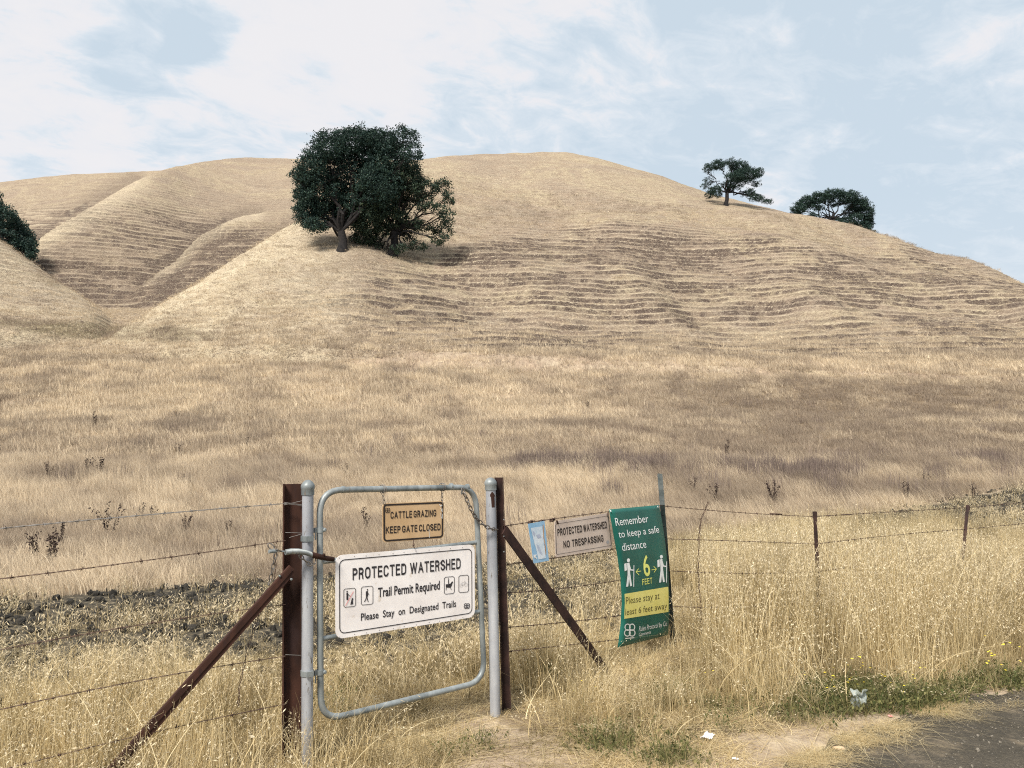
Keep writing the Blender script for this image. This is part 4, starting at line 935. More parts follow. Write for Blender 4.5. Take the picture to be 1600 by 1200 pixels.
# ------------------------------------------------------------------ oaks
def leaf_mat(name, c1, c2, c3):
    m, n = new_mat(name)
    g = n.node('ShaderNodeNewGeometry')
    f = n.noise(g.outputs['Position'], .55, 3, .6); r = g.outputs['Random Per Island']
    col = n.ramp(r, [(0, c1), (.6, c2), (1, c3)]); col = n.mix(n.ramp(f, [(.4, .5), (.6, 0.0)]), col, c1)
    finish(n, col, .6, 0, transl=.12, spec=.25); return m
M_LEAF = leaf_mat('oak_leaves', (.016, .036, .032), (.027, .058, .046), (.052, .088, .055))
M_LEAF2 = leaf_mat('oak_leaves_olive', (.020, .036, .026), (.036, .062, .040), (.070, .098, .050))
M_BARK = noise_mat('oak_bark', (.010, .010, .011), (.030, .026, .025), 4, .95, 0, .6, .05)
def oak(base, scale_y, trunk_px, fork_px, tw, blobs, mat, label, seed, dz=.32, lsz=1.0, limbs=True, extra=()):
    rnd = np.random.default_rng(seed); R = random.Random(seed); y0 = scale_y; pp = lambda px, py, dy=0: at_y(px, py, y0+dy)
    k = y0/FPX; t = empty('oak_tree', base, label, 'tree', 'oaks on the hillside')
    trunk = MB(); fk = pp(*fork_px); fk = Vector((fk.x, base.y, fk.z)); b0 = Vector(base)
    mid = b0.lerp(fk, .5)+Vector((tw*k*.15, 0, 0))
    trunk.tube([b0-Vector((0, 0, 1.2)), b0, b0.lerp(mid, .35), mid, fk], [tw*k*.75, tw*k*.68, tw*k*.52, tw*k*.46, tw*k*.42], 10)
    V = []; ctr = []
    spread = (max(b[0]+b[2] for b in blobs)-min(b[0]-b[2] for b in blobs))*k*.5; cxm = sum(b[0] for b in blobs)/len(blobs)
    for bl in blobs:
        cx_, cy_, rx, ry = bl[:4]; dens = bl[4] if len(bl) > 4 else 1.0
        edge_ = min(1, abs(cx_-cxm)*k/spread); dy = (R.uniform(-1, 1))*spread*dz*math.sqrt(1-edge_**2*.8)
        c = pp(cx_, cy_, dy); rr = Vector((rx*k, (rx+ry)*.55*k, ry*k)); ctr.append((c, rr, dens))
        # limb from fork to the blob with a bend
        m = fk.lerp(c, .45)+Vector((R.uniform(-1, 1), R.uniform(-1, 1), R.uniform(.1, 1.2)))*spread*.09
        w0 = tw*k*(.20 if dens > .6 else .16)
        if limbs:
            J = lambda s_: Vector(rnd.normal(size=3))*spread*s_
            P_ = [fk, fk.lerp(m, .35)+J(.035), fk.lerp(m, .7)+J(.05), m, m.lerp(c, .25)+J(.045), m.lerp(c, .5)+J(.05), m.lerp(c, .75)+J(.05), c]
            trunk.tube(P_, [w0*q_ for q_ in (1, .86, .74, .62, .5, .42, .32, .22)], 6)
            for _ in range(7):
                q = Vector(rnd.normal(size=3)); q.normalize(); e = c+Vector((q.x*rr.x, q.y*rr.y, q.z*rr.z))*.9; s0 = m.lerp(c, R.uniform(.2, 1))
                trunk.tube([s0, s0.lerp(e, .5)+Vector(rnd.normal(size=3))*rr.x*.12, e], [w0*.34, w0*.2, w0*.08], 4)
        n = int(rx*ry*3.14/9.0*dens*1.35/(lsz*lsz))+5
        u = rnd.normal(size=(n, 3)); u /= np.linalg.norm(u, axis=1)[:, None]
        rad = (rnd.uniform(.25, 1.0, n)**.5)*(1+.10*rnd.normal(size=n)); P0 = u*rad[:, None]
        # clumps bulge: low-frequency gaps
        keep = fbm(P0[:, 0]*2.1+seed, P0[:, 2]*2.1+P0[:, 1], int(seed), 3) > (.30 if dens > .8 else .41)
        P0 = P0[keep]*np.array([rr.x, rr.y, rr.z])+np.array(c)
        L_ = int(20); cl = np.repeat(P0, L_, 0)+rnd.normal(size=(len(P0)*L_, 3))*np.array([2.6, 2.6, 1.9])*k*lsz
        V.append(cl)
    Pn = np.concatenate(V); n = len(Pn); a = rnd.normal(size=(n, 3)); a /= np.linalg.norm(a, axis=1)[:, None]
    b_ = np.cross(a, rnd.normal(size=(n, 3))); b_ /= np.linalg.norm(b_, axis=1)[:, None]; sz = (rnd.uniform(.55, 1.25, n)*1.55*k*lsz)[:, None]
    q = np.stack([Pn-a*sz, Pn-b_*sz*.6, Pn+a*sz, Pn+b_*sz*.6], 1).reshape(-1, 3); F = np.arange(n*4).reshape(-1, 4)
    # never under the ground
    hh = height(q[:, 0], q[:, 1]).reshape(-1, 4); zmin = q[:, 2].reshape(-1, 4).min(1); okm = zmin > hh.min(1)+.03
    q = q.reshape(-1, 4, 3)[okm].reshape(-1, 3); F = np.arange(len(q)).reshape(-1, 4)
    mesh_obj('crown', q, F, mat, t); trunk.build('trunk', M_BARK, t)
    return t
def off_px(bl, dx, dy): return [(b[0]+dx, b[1]+dy, *b[2:]) for b in bl]
p1 = hit(535, 391); p2 = hit(613, 399)
oak(p1, p1.y, None, (533, 362), 14.5, [(515, 232, 34, 26), (555, 222, 38, 24), (592, 224, 34, 24), (602, 252, 38, 34), (632, 216, 24, 20, .55), (643, 240, 18, 20, .55), (640, 262, 16, 12, .5), (487, 262, 24, 26), (466, 270, 15, 12, .5), (498, 300, 36, 34), (545, 275, 44, 42), (590, 290, 38, 36), (480, 330, 22, 26, .9), (505, 342, 28, 18, .9), (550, 325, 38, 30), (490, 352, 18, 12, .7), (475, 300, 18, 30, .8)],
    M_LEAF, 'largest dense oak, left one of the close pair on the slope, thick bare trunk', 3)
oak(p2, p2.y, None, (616, 362), 13, [(606, 282, 30, 24, .95), (635, 278, 30, 22, .9), (600, 312, 36, 30, .95), (640, 305, 28, 26, .75), (575, 338, 32, 30, .95), (610, 345, 30, 26, .8), (662, 296, 22, 16, .6), (690, 290, 16, 12, .55), (700, 308, 10, 14, .5), (672, 325, 20, 14, .45), (698, 338, 12, 18, .5), (690, 360, 18, 12, .5), (662, 350, 20, 12, .38), (640, 368, 16, 10, .35), (572, 375, 24, 22, .8), (590, 393, 18, 13, .8), (562, 392, 14, 10, .6), (625, 388, 14, 8, .5), (652, 384, 18, 8, .45), (686, 374, 15, 8, .45), (604, 405, 14, 6, .6), (640, 350, 22, 14, .5)],
    M_LEAF2, 'olive green oak, right one of the close pair, open drooping branches', 5)
p3 = hit(1134, 321)
oak(p3, p3.y, None, (1136, 301), 6.5, [(1122, 258, 12, 8, .9), (1106, 263, 8, 8, .6), (1141, 253, 13, 6, .55), (1155, 262, 17, 11, 1), (1166, 274, 22, 11, 1), (1148, 277, 16, 9, .9), (1185, 270, 9, 8, .6), (1107, 283, 8, 8, .38), (1100, 291, 5, 5, .35), (1118, 296, 11, 6, .7), (1109, 304, 9, 6, .7), (1122, 304, 6, 5, .6), (1150, 291, 14, 6, .45), (1170, 301, 11, 7, .8), (1182, 309, 13, 5, .8), (1199, 315, 9, 4, .7), (1181, 287, 9, 5, .4), (1134, 289, 8, 6, .7)],
    M_LEAF, 'small wind-shaped oak on the ridge line with a low branch trailing right', 8, lsz=.5)
u4 = ut(1298, 350)[0]; y4 = 141.0; p4 = Vector((u4*y4, y4, hz1(u4*y4, y4)))
oak(p4, y4, None, (1300, 344), 7, [(1247, 327, 12, 10, .9), (1243, 335, 7, 5, .8), (1262, 316, 16, 10, 1), (1281, 309, 18, 9, 1), (1304, 304, 20, 8, 1), (1326, 309, 18, 10, 1), (1342, 319, 16, 12, 1), (1352, 333, 13, 14, 1), (1356, 350, 9, 13, 1), (1328, 330, 14, 10, .7), (1318, 349, 18, 8, .85), (1342, 357, 18, 9, 1), (1303, 318, 12, 6, .6), (1276, 324, 12, 6, .6), (1270, 337, 10, 5, .5), (1362, 364, 7, 4, .9), (1305, 352, 14, 5, 1), (1335, 343, 14, 9, .6)],
    M_LEAF, 'round dome shaped oak sunk behind the ridge, farthest right', 12, lsz=.62)
y5 = 104.0; u5 = ut(-30, 380)[0]; p5 = Vector((u5*y5, y5, hz1(u5*y5, y5)))
oak(p5, y5, None, (-28, 372), 16, [(-60, 330, 40, 34), (-25, 325, 30, 28), (5, 342, 24, 20), (22, 358, 22, 18), (38, 374, 17, 16), (46, 388, 11, 15), (-40, 365, 40, 28), (5, 370, 24, 14, .7), (-80, 360, 30, 30), (25, 385, 20, 12, .9), (-5, 306, 10, 5, .4), (48, 402, 8, 6)],
    M_LEAF, 'dark oak cut off by the left edge behind the near spur', 15)

# ------------------------------------------------------------------ grass scattered as instances of clump meshes
def scatter_group():
    ng = bpy.data.node_groups.new('scatter_clumps', 'GeometryNodeTree')
    return ng
def scatter(name, pts, rot, scl, idx, tint, variants, label, cat, mat=None):
    col = bpy.data.collections.new(name+'_variants')
    for i, v in enumerate(variants): v.name = '%s_%02d' % (name, i); col.objects.link(v)
    o = mesh_obj(name, pts, [], None)
    n = len(pts)
    for nm, ty, arr, key in (('rot', 'FLOAT_VECTOR', rot, 'vector'), ('scl', 'FLOAT_VECTOR', scl, 'vector'), ('idx', 'INT', idx, 'value'), ('tint', 'FLOAT', tint, 'value')):
        a = o.data.attributes.new(nm, ty, 'POINT'); a.data.foreach_set(key, np.asarray(arr, dtype=np.int32 if ty == 'INT' else np.float32).ravel())
    ng = bpy.data.node_groups.new(name, 'GeometryNodeTree')
    ng.interface.new_socket('Geometry', in_out='INPUT', socket_type='NodeSocketGeometry'); ng.interface.new_socket('Geometry', in_out='OUTPUT', socket_type='NodeSocketGeometry')
    N = ng.nodes; L = ng.links; gi = N.new('NodeGroupInput'); go = N.new('NodeGroupOutput')
    ip = N.new('GeometryNodeInstanceOnPoints'); ci = N.new('GeometryNodeCollectionInfo'); ci.inputs[0].default_value = col; ci.inputs['Separate Children'].default_value = True; ci.inputs['Reset Children'].default_value = True
    def na(nm, dt):
        a = N.new('GeometryNodeInputNamedAttribute'); a.data_type = dt; a.inputs[0].default_value = nm; return [x for x in a.outputs if x.enabled and x.name == 'Attribute'][0]
    er = N.new('FunctionNodeEulerToRotation')
    L.new(na('rot', 'FLOAT_VECTOR'), er.inputs[0]); L.new(gi.outputs[0], ip.inputs['Points']); L.new(ci.outputs[0], ip.inputs['Instance'])
    ip.inputs['Pick Instance'].default_value = True; L.new(na('idx', 'INT'), ip.inputs['Instance Index']); L.new(er.outputs[0], ip.inputs['Rotation']); L.new(na('scl', 'FLOAT_VECTOR'), ip.inputs['Scale'])
    L.new(ip.outputs[0], go.inputs[0])
    md = o.modifiers.new('scatter', 'NODES'); md.node_group = ng
    tag(o, label, cat, kind='stuff'); return o
def ribbons(rnd, n, R, h0, h1, lean, w, segs=4, curl=.5, wind=(0, 0), flat=0.0, base_z=0.0):
    """n tapered curved blades as quads; returns verts, faces and the tip frames"""
    ang = rnd.uniform(0, 2*np.pi, n); rr = R*np.sqrt(rnd.uniform(0, 1, n)); bx = rr*np.cos(ang); by = rr*np.sin(ang)
    H = rnd.uniform(h0, h1, n); la = rnd.uniform(0, 2*np.pi, n); ln = np.abs(rnd.normal(0, lean, n)); face = rnd.uniform(0, np.pi, n)
    s = np.linspace(0, 1, segs+1)[None, :]
    dx = (np.cos(la)*ln+wind[0])[:, None]; dy = (np.sin(la)*ln+wind[1])[:, None]
    X = bx[:, None]+H[:, None]*dx*(s*(1-curl)+curl*s**2.2); Y = by[:, None]+H[:, None]*dy*(s*(1-curl)+curl*s**2.2)
    tot = np.sqrt(dx**2+dy**2); Z = H[:, None]*(s*(1-flat)-np.minimum(.45, tot*.35)*s**2.5*(1-flat))+base_z
    wd = (w*rnd.uniform(.6, 1.3, n))[:, None]*(1-s*.82); fx = np.cos(face)[:, None]*wd/2; fy = np.sin(face)[:, None]*wd/2
    Lv = np.stack([X-fx, Y-fy, Z], -1); Rv = np.stack([X+fx, Y+fy, Z+.0], -1)
    V = np.stack([Lv, Rv], 2).reshape(n, -1, 3); m = (segs+1)*2; base = np.arange(n)[:, None]*m; i = np.arange(segs)[None, :]*2
    F = np.stack([base+i, base+i+1, base+i+3, base+i+2], -1).reshape(-1, 4)
    return V.reshape(-1, 3), F, (X, Y, Z)
def spikelets(rnd, XYZ, per, L, w, top=.6, spread=.05):
    X, Y, Z = XYZ; n, m = X.shape; out = []
    for k in range(per):
        s = rnd.uniform(top, 1, n)*(m-1); i = np.minimum(s.astype(int), m-2); f = s-i; r = np.arange(n)
        P = np.stack([A[r, i]*(1-f)+A[r, i+1]*f for A in (X, Y, Z)], -1)
        P = P+rnd.normal(size=(n, 3))*np.array([spread, spread, spread*.35]); P[:, 2] -= spread*.6*rnd.uniform(0, 1, n)
        d = rnd.normal(size=(n, 3))*np.array([.55, .55, .25])+np.array([0, 0, -.75]); d /= np.linalg.norm(d, axis=1)[:, None]
        e = np.cross(d, rnd.normal(size=(n, 3))); e /= np.linalg.norm(e, axis=1)[:, None]; l = (L*rnd.uniform(.7, 1.3, n))[:, None]
        out.append(np.stack([P, P+d*l*.45+e*w, P+d*l, P+d*l*.45-e*w], 1))
    V = np.concatenate(out).reshape(-1, 3); return V, np.arange(len(V)).reshape(-1, 4)
def clump(parts, mats):
    V = []; F = []; M = []; n = 0
    for (v, f, mi) in parts: V.append(v); F.append(f+n); n += len(v); M.append(np.full(len(f), mi, dtype=np.int32))
    o = mesh_obj('clump', np.concatenate(V), np.concatenate(F), mats, link=False); o.data.polygons.foreach_set('material_index', np.concatenate(M)); return o
def grass_mat(name, dark, mid_, light, tr=.25, tint_dark=(.30, .22, .16)):
    m, n = new_mat(name)
    r = n.node('ShaderNodeNewGeometry').outputs['Random Per Island']; ti = n.node('ShaderNodeAttribute', attribute_name='tint', attribute_type='INSTANCER').outputs['Fac']
    col = n.ramp(r, [(0, dark), (.45, mid_), (1, light)])
    col = n.mix(n.ramp(ti, [(0, .95), (.5, .42), (1, 0.0)]), col, tint_dark)
    finish(n, col, .75, 0, transl=tr, spec=.15); return m
M_STRAW = grass_mat('dry_oat_straw', (.38, .28, .13), (.70, .56, .31), (.86, .74, .47), .3, (.15, .115, .055))
M_HEAD = grass_mat('pale_oat_husk', (.55, .45, .28), (.70, .60, .41), (.80, .72, .54), .25, (.42, .34, .22))
M_FIELDG = grass_mat('field_straw', (.46, .37, .265), (.68, .565, .405), (.82, .70, .515), .3, (.27, .215, .165))
M_GREENW = grass_mat('green_weed_leaf', (.045, .065, .022), (.085, .105, .035), (.24, .22, .09), .2, (.20, .17, .08))
M_FLOWER = noise_mat('yellow_flower', (.72, .55, .04), (.85, .72, .10), 30, .7, 0, 0)
M_DARKW = grass_mat('dark_dead_stalk', (.024, .014, .012), (.050, .028, .022), (.11, .065, .05), 0, (.05, .035, .03))
M_GREYW = grass_mat('grey_dead_reed', (.08, .06, .055), (.17, .13, .115), (.30, .24, .20), 0, (.14, .11, .095))
def mk(f, k, s0): return [f(np.random.default_rng(s0+i)) for i in range(k)]
def v_oat(r):
    a = ribbons(r, 14, .10, .68, 1.0, .20, .0042, 6, .75); b = ribbons(r, 12, .10, .2, .6, .40, .007, 4, .8); s = spikelets(r, a[2], 7, .022, .0026, .66, .028)
    return clump([(a[0], a[1], 0), (b[0], b[1], 0), (s[0], s[1], 1)], [M_STRAW, M_HEAD])
def v_mid(r):
    a = ribbons(r, 26, .12, .5, 1.0, .28, .0045, 5, .7); s = spikelets(r, (a[2][0][:12], a[2][1][:12], a[2][2][:12]), 4, .015, .0022, .75, .012); b = ribbons(r, 14, .12, .15, .4, .6, .006, 3, .5)
    return clump([(a[0], a[1], 0), (b[0], b[1], 0), (s[0], s[1], 1)], [M_STRAW, M_HEAD])
def v_mat(r):
    a = ribbons(r, 46, .16, .05, .26, 1.6, .0035, 3, .2, flat=.86, base_z=.006); b = ribbons(r, 8, .14, .03, .09, .8, .003, 2, .4)
    return clump([(a[0], a[1], 0), (b[0], b[1], 0)], [M_STRAW])
def v_husk(r):
    a = ribbons(r, 12, .15, .12, .38, .55, .0045, 4, .7); s = spikelets(r, a[2], 6, .036, .0042, .3, .045); b = ribbons(r, 16, .16, .06, .25, 1.5, .005, 3, .2, flat=.8, base_z=.01)
    return clump([(a[0], a[1], 0), (b[0], b[1], 0), (s[0], s[1], 1)], [M_STRAW, M_HEAD])
def v_field(r):
    a = ribbons(r, 60, .26, .16, .46, .28, .0075, 3, .7, wind=(-.35, .15))
    return clump([(a[0], a[1], 0)], [M_FIELDG])
def v_far(r):
    a = ribbons(r, 34, .42, .14, .42, .30, .022, 2, .6, wind=(-.25, .1))
    return clump([(a[0], a[1], 0)], [M_FIELDG])
def v_green(r):
    a = ribbons(r, 46, .17, .03, .15, .9, .006, 3, .6); s = spikelets(r, a[2], 1, .02, .007, .3, .02)
    return clump([(a[0], a[1], 0), (s[0], s[1], 0)], [M_GREENW])
def v_flower(r):
    a = ribbons(r, 3, .14, .10, .26, .3, .003, 4, .5); P = np.stack([A[:, -1] for A in a[2]], -1); k = 8; V = []; F = []
    for i, p in enumerate(P):
        n0 = len(V); V.append(p+np.array([0, 0, .004])); R_ = .009*r.uniform(.6, 1.2)
        for q in range(k): V.append(p+np.array([R_*math.cos(q*2*math.pi/k), R_*math.sin(q*2*math.pi/k), r.normal(0, .0015)]))
        F += [(n0, n0+1+q, n0+1+(q+1) % k, n0) for q in range(k)]
    F = [(f[0], f[1], f[2]) for f in F]
    V = np.array(V); Q = np.array([[f[0], f[1], f[2], f[2]] for f in F])
    # flower discs as thin fans: use quads between neighbouring petals and centre
    Q = np.array([[n0_*(k+1), n0_*(k+1)+1+q, n0_*(k+1)+1+(q+1) % k, n0_*(k+1)+1+(q+2) % k] for n0_ in range(len(P)) for q in range(0, k, 2)])
    return clump([(a[0], a[1], 0), (V, Q, 1)], [M_GREENW, M_FLOWER])
def v_reed(r):
    a = ribbons(r, 40, .35, .3, .8, .10, .016, 3, .4); return clump([(a[0], a[1], 0)], [M_GREYW])
rg = np.random.default_rng(99)
FX = np.array([-6.0, -2.33, -1.2, -.05, 1.31, 2.72, 5.25, 9.5, 20]); FYL = np.array([1.4, 3.5, 4.15, 4.95, 6.7, 7.05, 9.0, 12.4, 20.5])
def sample(n, x0, x1, y0, y1, f):
    x = rg.uniform(x0, x1, n); y = rg.uniform(y0, y1, n); px, v = proj(x, y, 0*x)
    ok = (px > -420) & (px < 2050) & (y > 2.0) & ~((x > 1.3) & (y < road_edge(x)+.02)); x, y, px, v = x[ok], y[ok], px[ok], v[ok]
    p = f(x, y, px, v); k = rg.uniform(0, 1, len(x)) < p; return x[k], y[k], px[k], v[k]
def rots(n, tilt=.08): return np.stack([rg.normal(0, tilt, n), rg.normal(0, tilt, n), rg.uniform(0, 6.283, n)], -1)
def pts3(x, y): return np.stack([x, y, height(x, y)-.005], -1)
# clear view patch round the gate posts' feet is thinner
def bf(px, v): return np.where((np.abs(px-1020) < 72) & (v > 940) & (v < 1095), .48, 1.0)
def f_tall(x, y, px, v):
    H = Hmap(px, v)*bf(px, v); d = yfar(x)-y
    p = np.where(H > .06, .95, 0)*np.where((d < 5.2) & (px < 1000), .35, 1)*np.where((d < 4.9), .62, 1.0)*(d > .3)
    p = p*np.where(H < .35, .9, 1)*(.55+.9*fbm(x*1.3, y*1.3, 5, 2))
    hole = (np.abs(px-770) < 60) & (v > 1085) & (v < 1165); return np.where(hole, p*.12, p)
x, y, px, v = sample(12500, -4.6, 11, 2.2, 15.5, f_tall); n = len(x); H = Hmap(px, v)*bf(px, v)*rg.uniform(.72, 1.12, n)*(.82+.36*fbm(x*1.7, y*1.7, 15, 2))
nearf = np.clip(1.25-y/28, .8, 1.2); wdt = np.clip(.62+H*.5, .6, 1.1)
tint = np.clip(.92-.5*sst(.48, .62, fbm(x*1.3+3, y*1.3, 61, 3))-.75*(rg.uniform(0, 1, n) < .26)+rg.normal(0, .14, n)-.35*sst(980, 1040, px)*sst(1190, 1100, px)*sst(1060, 1110, v), 0, 1)
idx = np.where(H > .55, rg.integers(0, 6, n), rg.integers(4, 12, n))
scatter('tall_dry_grass', pts3(x, y), rots(n, .07), np.stack([wdt, wdt, H/.92], -1), idx, tint, mk(v_oat, 7, 100)+mk(v_mid, 5, 130), 'tall golden wild oats and dry grass standing along both sides of the fence', 'grass')
# single stout stems with big husks in front of the mass
def v_hero(r):
    a = ribbons(r, 4, .16, .55, 1.0, .32, .0068, 7, .8); s = spikelets(r, a[2], 9, .030, .0040, .60, .026); b = ribbons(r, 4, .1, .2, .55, .8, .008, 4, .7)
    return clump([(a[0], a[1], 0), (b[0], b[1], 0), (s[0], s[1], 1)], [M_STRAW, M_HEAD])
def f_hero(x, y, px, v):
    H_ = Hmap(px, v); return (H_ > .14)*(.25+.5*(H_ > .4))*(~((np.abs(px-1022) < 85) & (v < 1100)))
x, y, px, v = sample(4200, -4.6, 11, 2.2, 12.5, f_hero); n = len(x); H = Hmap(px, v)*rg.uniform(.85, 1.28, n)
scatter('oat_stems', pts3(x, y), rots(n, .10), np.stack([np.full(n, 1.0), np.full(n, 1.0), H/.9], -1), rg.integers(0, 8, n), np.clip(rg.normal(.9, .15, n), 0, 1), mk(v_hero, 8, 160), 'stout pale wild oat stems with hanging husks standing out of the dry grass', 'grass')
# straw mat by the gate and the road edge
def f_mat(x, y, px, v):
    e = np.where(x > 1.25, np.clip((y-road_edge(x)-.12)/.3, 0, 1)*.75, 1); return np.where(yfar(x)-y > 4.6, .95, .0)*e*np.where(y < 7, 1, .4)
x, y, px, v = sample(9500, -3.6, 8, 2.6, 9.5, f_mat); n = len(x)
bare = sst(.60, .72, fbm(x*2.2, y*2.2, 33, 3)); k = rg.uniform(0, 1, n) > bare*.8; k &= ~((np.abs(px-775) < 62) & (v > 1110) & (v < 1150) & (rg.uniform(0, 1, n) < .85)); k &= ~((np.abs(px-1230) < 70) & (v > 1148) & (v < 1200) & (rg.uniform(0, 1, n) < .75))
x, y = x[k], y[k]; n = len(x); tint = np.clip(.95-.7*sst(.5, .7, fbm(x*1.4, y*1.4, 44, 3))+rg.normal(0, .12, n), 0, 1); s = rg.uniform(.7, 1.2, n)
scatter('straw_litter', pts3(x, y), rots(n, .02), np.stack([s, s, s], -1), rg.integers(0, 6, n), tint, mk(v_mat, 6, 200), 'flattened straw matted over the ground by the gate and the road edge', 'straw')
# wisps of straw on the road shoulder
x = rg.uniform(1.4, 6.0, 900); y = road_edge(x)-np.abs(rg.normal(0, .12, 900)); k = fbm(x*2.5, y*7, 12, 3) > .54; x, y = x[k], y[k]; n = len(x)
o = scatter('straw_litter', np.stack([x, y, np.full(n, .012)], -1), rots(n, .01), np.stack([np.full(n, .6)]*2+[np.full(n, .35)], -1), rg.integers(0, 4, n), np.clip(rg.normal(.85, .15, n), 0, 1), mk(v_mat, 4, 220), 'thin wisps of straw blown over the edge of the road', 'straw')
# pale husks lying over the dark broken soil
def f_husk(x, y, px, v):
    d = yfar(x)-y; p = (d > .15)*(d < 6.2)*(.05+.55*sst(.46, .62, fbm(x*1.1, y*1.6, 81, 3)))*np.interp(d, [0, 2, 3.5, 6], [.3, .5, .9, 1.5]); return np.clip(p, 0, .95)
x = rg.uniform(-9, 22, 60000); y = rg.uniform(2.2, 30, 60000); px, v = proj(x, y, 0*x); d = yfar(x)-y; ok = (d > .1) & (d < 6.3) & (px > -200) & (px < 1800) & (rg.uniform(0, 1, len(x)) < f_husk(x, y, px, v)*np.clip(12/y, .35, 1)); x, y, px, v = [a[ok] for a in (x, y, px, v)]
n = len(x); s = rg.uniform(.65, 1.1, n)*(1+y/60); tint = np.clip(.9-.5*(rg.uniform(0, 1, n) < .2)-.45*fbm(x*.8, y*.8, 83, 2)+rg.normal(0, .12, n), 0, 1)
scatter('oat_husks', pts3(x, y), rots(n, .08), np.stack([s, s, s*.9], -1), rg.integers(0, 7, n), tint, mk(v_husk, 7, 300), 'pale bleached oat husks strewn over the dark broken soil behind the fence', 'grass')
# soil clods
def clod(r):
    b = MB(); b.sphere((0, 0, 0), 1, 5); V = np.array(b.v); V = V*(1+.30*r.normal(size=(len(V), 1))*0+.5*(fbm(V[:, 0]*1.6+r.uniform(0, 50), V[:, 1]*1.6+V[:, 2]*1.3, 3, 2)-.5)[:, None]+.9*(fbm(V[:, 0]*3.6+r.uniform(0, 50), V[:, 1]*3.6+V[:, 2]*3.3, 9, 2)-.5)[:, None])*np.array([1, .8, .62])
    o = mesh_obj('clod', V, b.f, M_SOIL, link=False); return o
M_SOIL = noise_mat('dark_soil_clod', (.018, .019, .018), (.060, .052, .042), 9, .95, 0, .8, .02, c3=(.19, .17, .13), s3=26, t3=(.60, .72))
x = rg.uniform(-9, 24, 70000); y = rg.uniform(2.2, 33, 70000); d = yfar(x)-y; px, v = proj(x, y, 0*x); ok = (d > -.05) & (d < 5.4) & (px > -200) & (px < 1800) & (rg.uniform(0, 1, len(x)) < (.35+.65*sst(.40, .52, fbm(x*1.3, y*1.9, 87, 3)))*np.where(d < 3.4, 1., .7)*np.clip(11/y, .3, 1)); x, y, d = x[ok], y[ok], d[ok]
n = len(x); s = np.exp(rg.normal(-3.1, .5, n))*(1+y/30); s = np.clip(s*.85, .012, .06); P_ = pts3(x, y); P_[:, 2] += s*.25
scatter('soil_clods', P_, np.stack([rg.uniform(0, 6, n)]*3, -1), np.stack([s, s, s], -1), rg.integers(0, 6, n), np.zeros(n), [clod(np.random.default_rng(400+i)) for i in range(6)], 'dark lumps of broken soil in the strip behind the fence', 'soil')
# road gravel
M_PEB = noise_mat('road_gravel_stone', (.09, .08, .065), (.30, .27, .22), 7, .9, 0, .3)
def peb(r):
    o = clod(r); o.data.materials.clear(); o.data.materials.append(M_PEB); return o
x = rg.uniform(1.3, 6.5, 3400); y = rg.uniform(2.8, 5.9, 3400); k = y < road_edge(x)+.05; x, y = x[k], y[k]; n = len(x); s = np.exp(rg.normal(-5.55, .45, n)); s = np.clip(s, .0015, .014)
scatter('road_gravel', np.stack([x, y, np.full(n, .010)+s*.3], -1), np.stack([rg.uniform(0, 6, n)]*3, -1), np.stack([s, s, s], -1), rg.integers(0, 4, n), np.zeros(n), [peb(np.random.default_rng(450+i)) for i in range(4)], 'small grey stones loose on the road', 'gravel')
# field beyond the soil strip
N = 52000; yy = rg.uniform(7.5, 76, N); uu = rg.uniform(-.78, .78, N); xx = uu*yy; k = (yy > yfar(xx)-.15) & ((yy < 50) | (rg.uniform(0, 1, N) > (yy-50)/27)); xx, yy, uu = xx[k], yy[k], uu[k]; n = len(xx); zz = height(xx, yy)
ppx_, ppy_ = proj(xx, yy, zz)
patch_ = fbm(xx/7, yy/11, 101, 4); fine_ = fbm(xx/1.5, yy/1.5, 103, 2)
gz = np.clip(sst(900, 1150, ppx_)*sst(575, 610, ppy_)*sst(735, 680, ppy_), 0, 1)
mid_ = fbm(xx/2.6, yy/3.6, 107, 3); band_ = sst(640, 690, ppy_)*sst(800, 760, ppy_)
tint = np.clip(1.0-.16*sst(.46, .64, patch_)-.30*gz-.36*sst(.46, .58, fine_)-.34*sst(.46, .56, mid_)-.15*band_+rg.normal(0, .10, n)-.5*(rg.uniform(0, 1, n) < .15)-.75*sst(14, 7, np.abs(ppy_-np.interp(ppx_, [-200, 0, 60, 130, 200, 260, 340], [500, 503, 511, 516, 522, 524, 526])))*sst(360, 320, ppx_), 0, 1)
sc_ = np.clip(.62+yy/60, .6, 1.5)*rg.uniform(.7, 1.2, n)*(1-.25*gz)*np.where(rg.uniform(0, 1, n) < .07, 1.35, 1)*np.interp(yy, [50, 76], [1, .62]); far_ = yy > 27
idx = np.where(far_, rg.integers(6, 11, n), rg.integers(0, 6, n)); sc_ = np.where(far_, sc_*.85, sc_)
rt = np.stack([rg.normal(0, .10, n), rg.normal(0, .10, n), rg.normal(0, .75, n)], -1)
scatter('field_grass', np.stack([xx, yy, zz-.01], -1), rt, np.stack([sc_, sc_, sc_*rg.uniform(.75, 1.1, n)], -1), idx, tint, mk(v_field, 6, 500)+mk(v_far, 5, 520), 'wind-combed dry straw coloured grass covering the open field', 'grass')
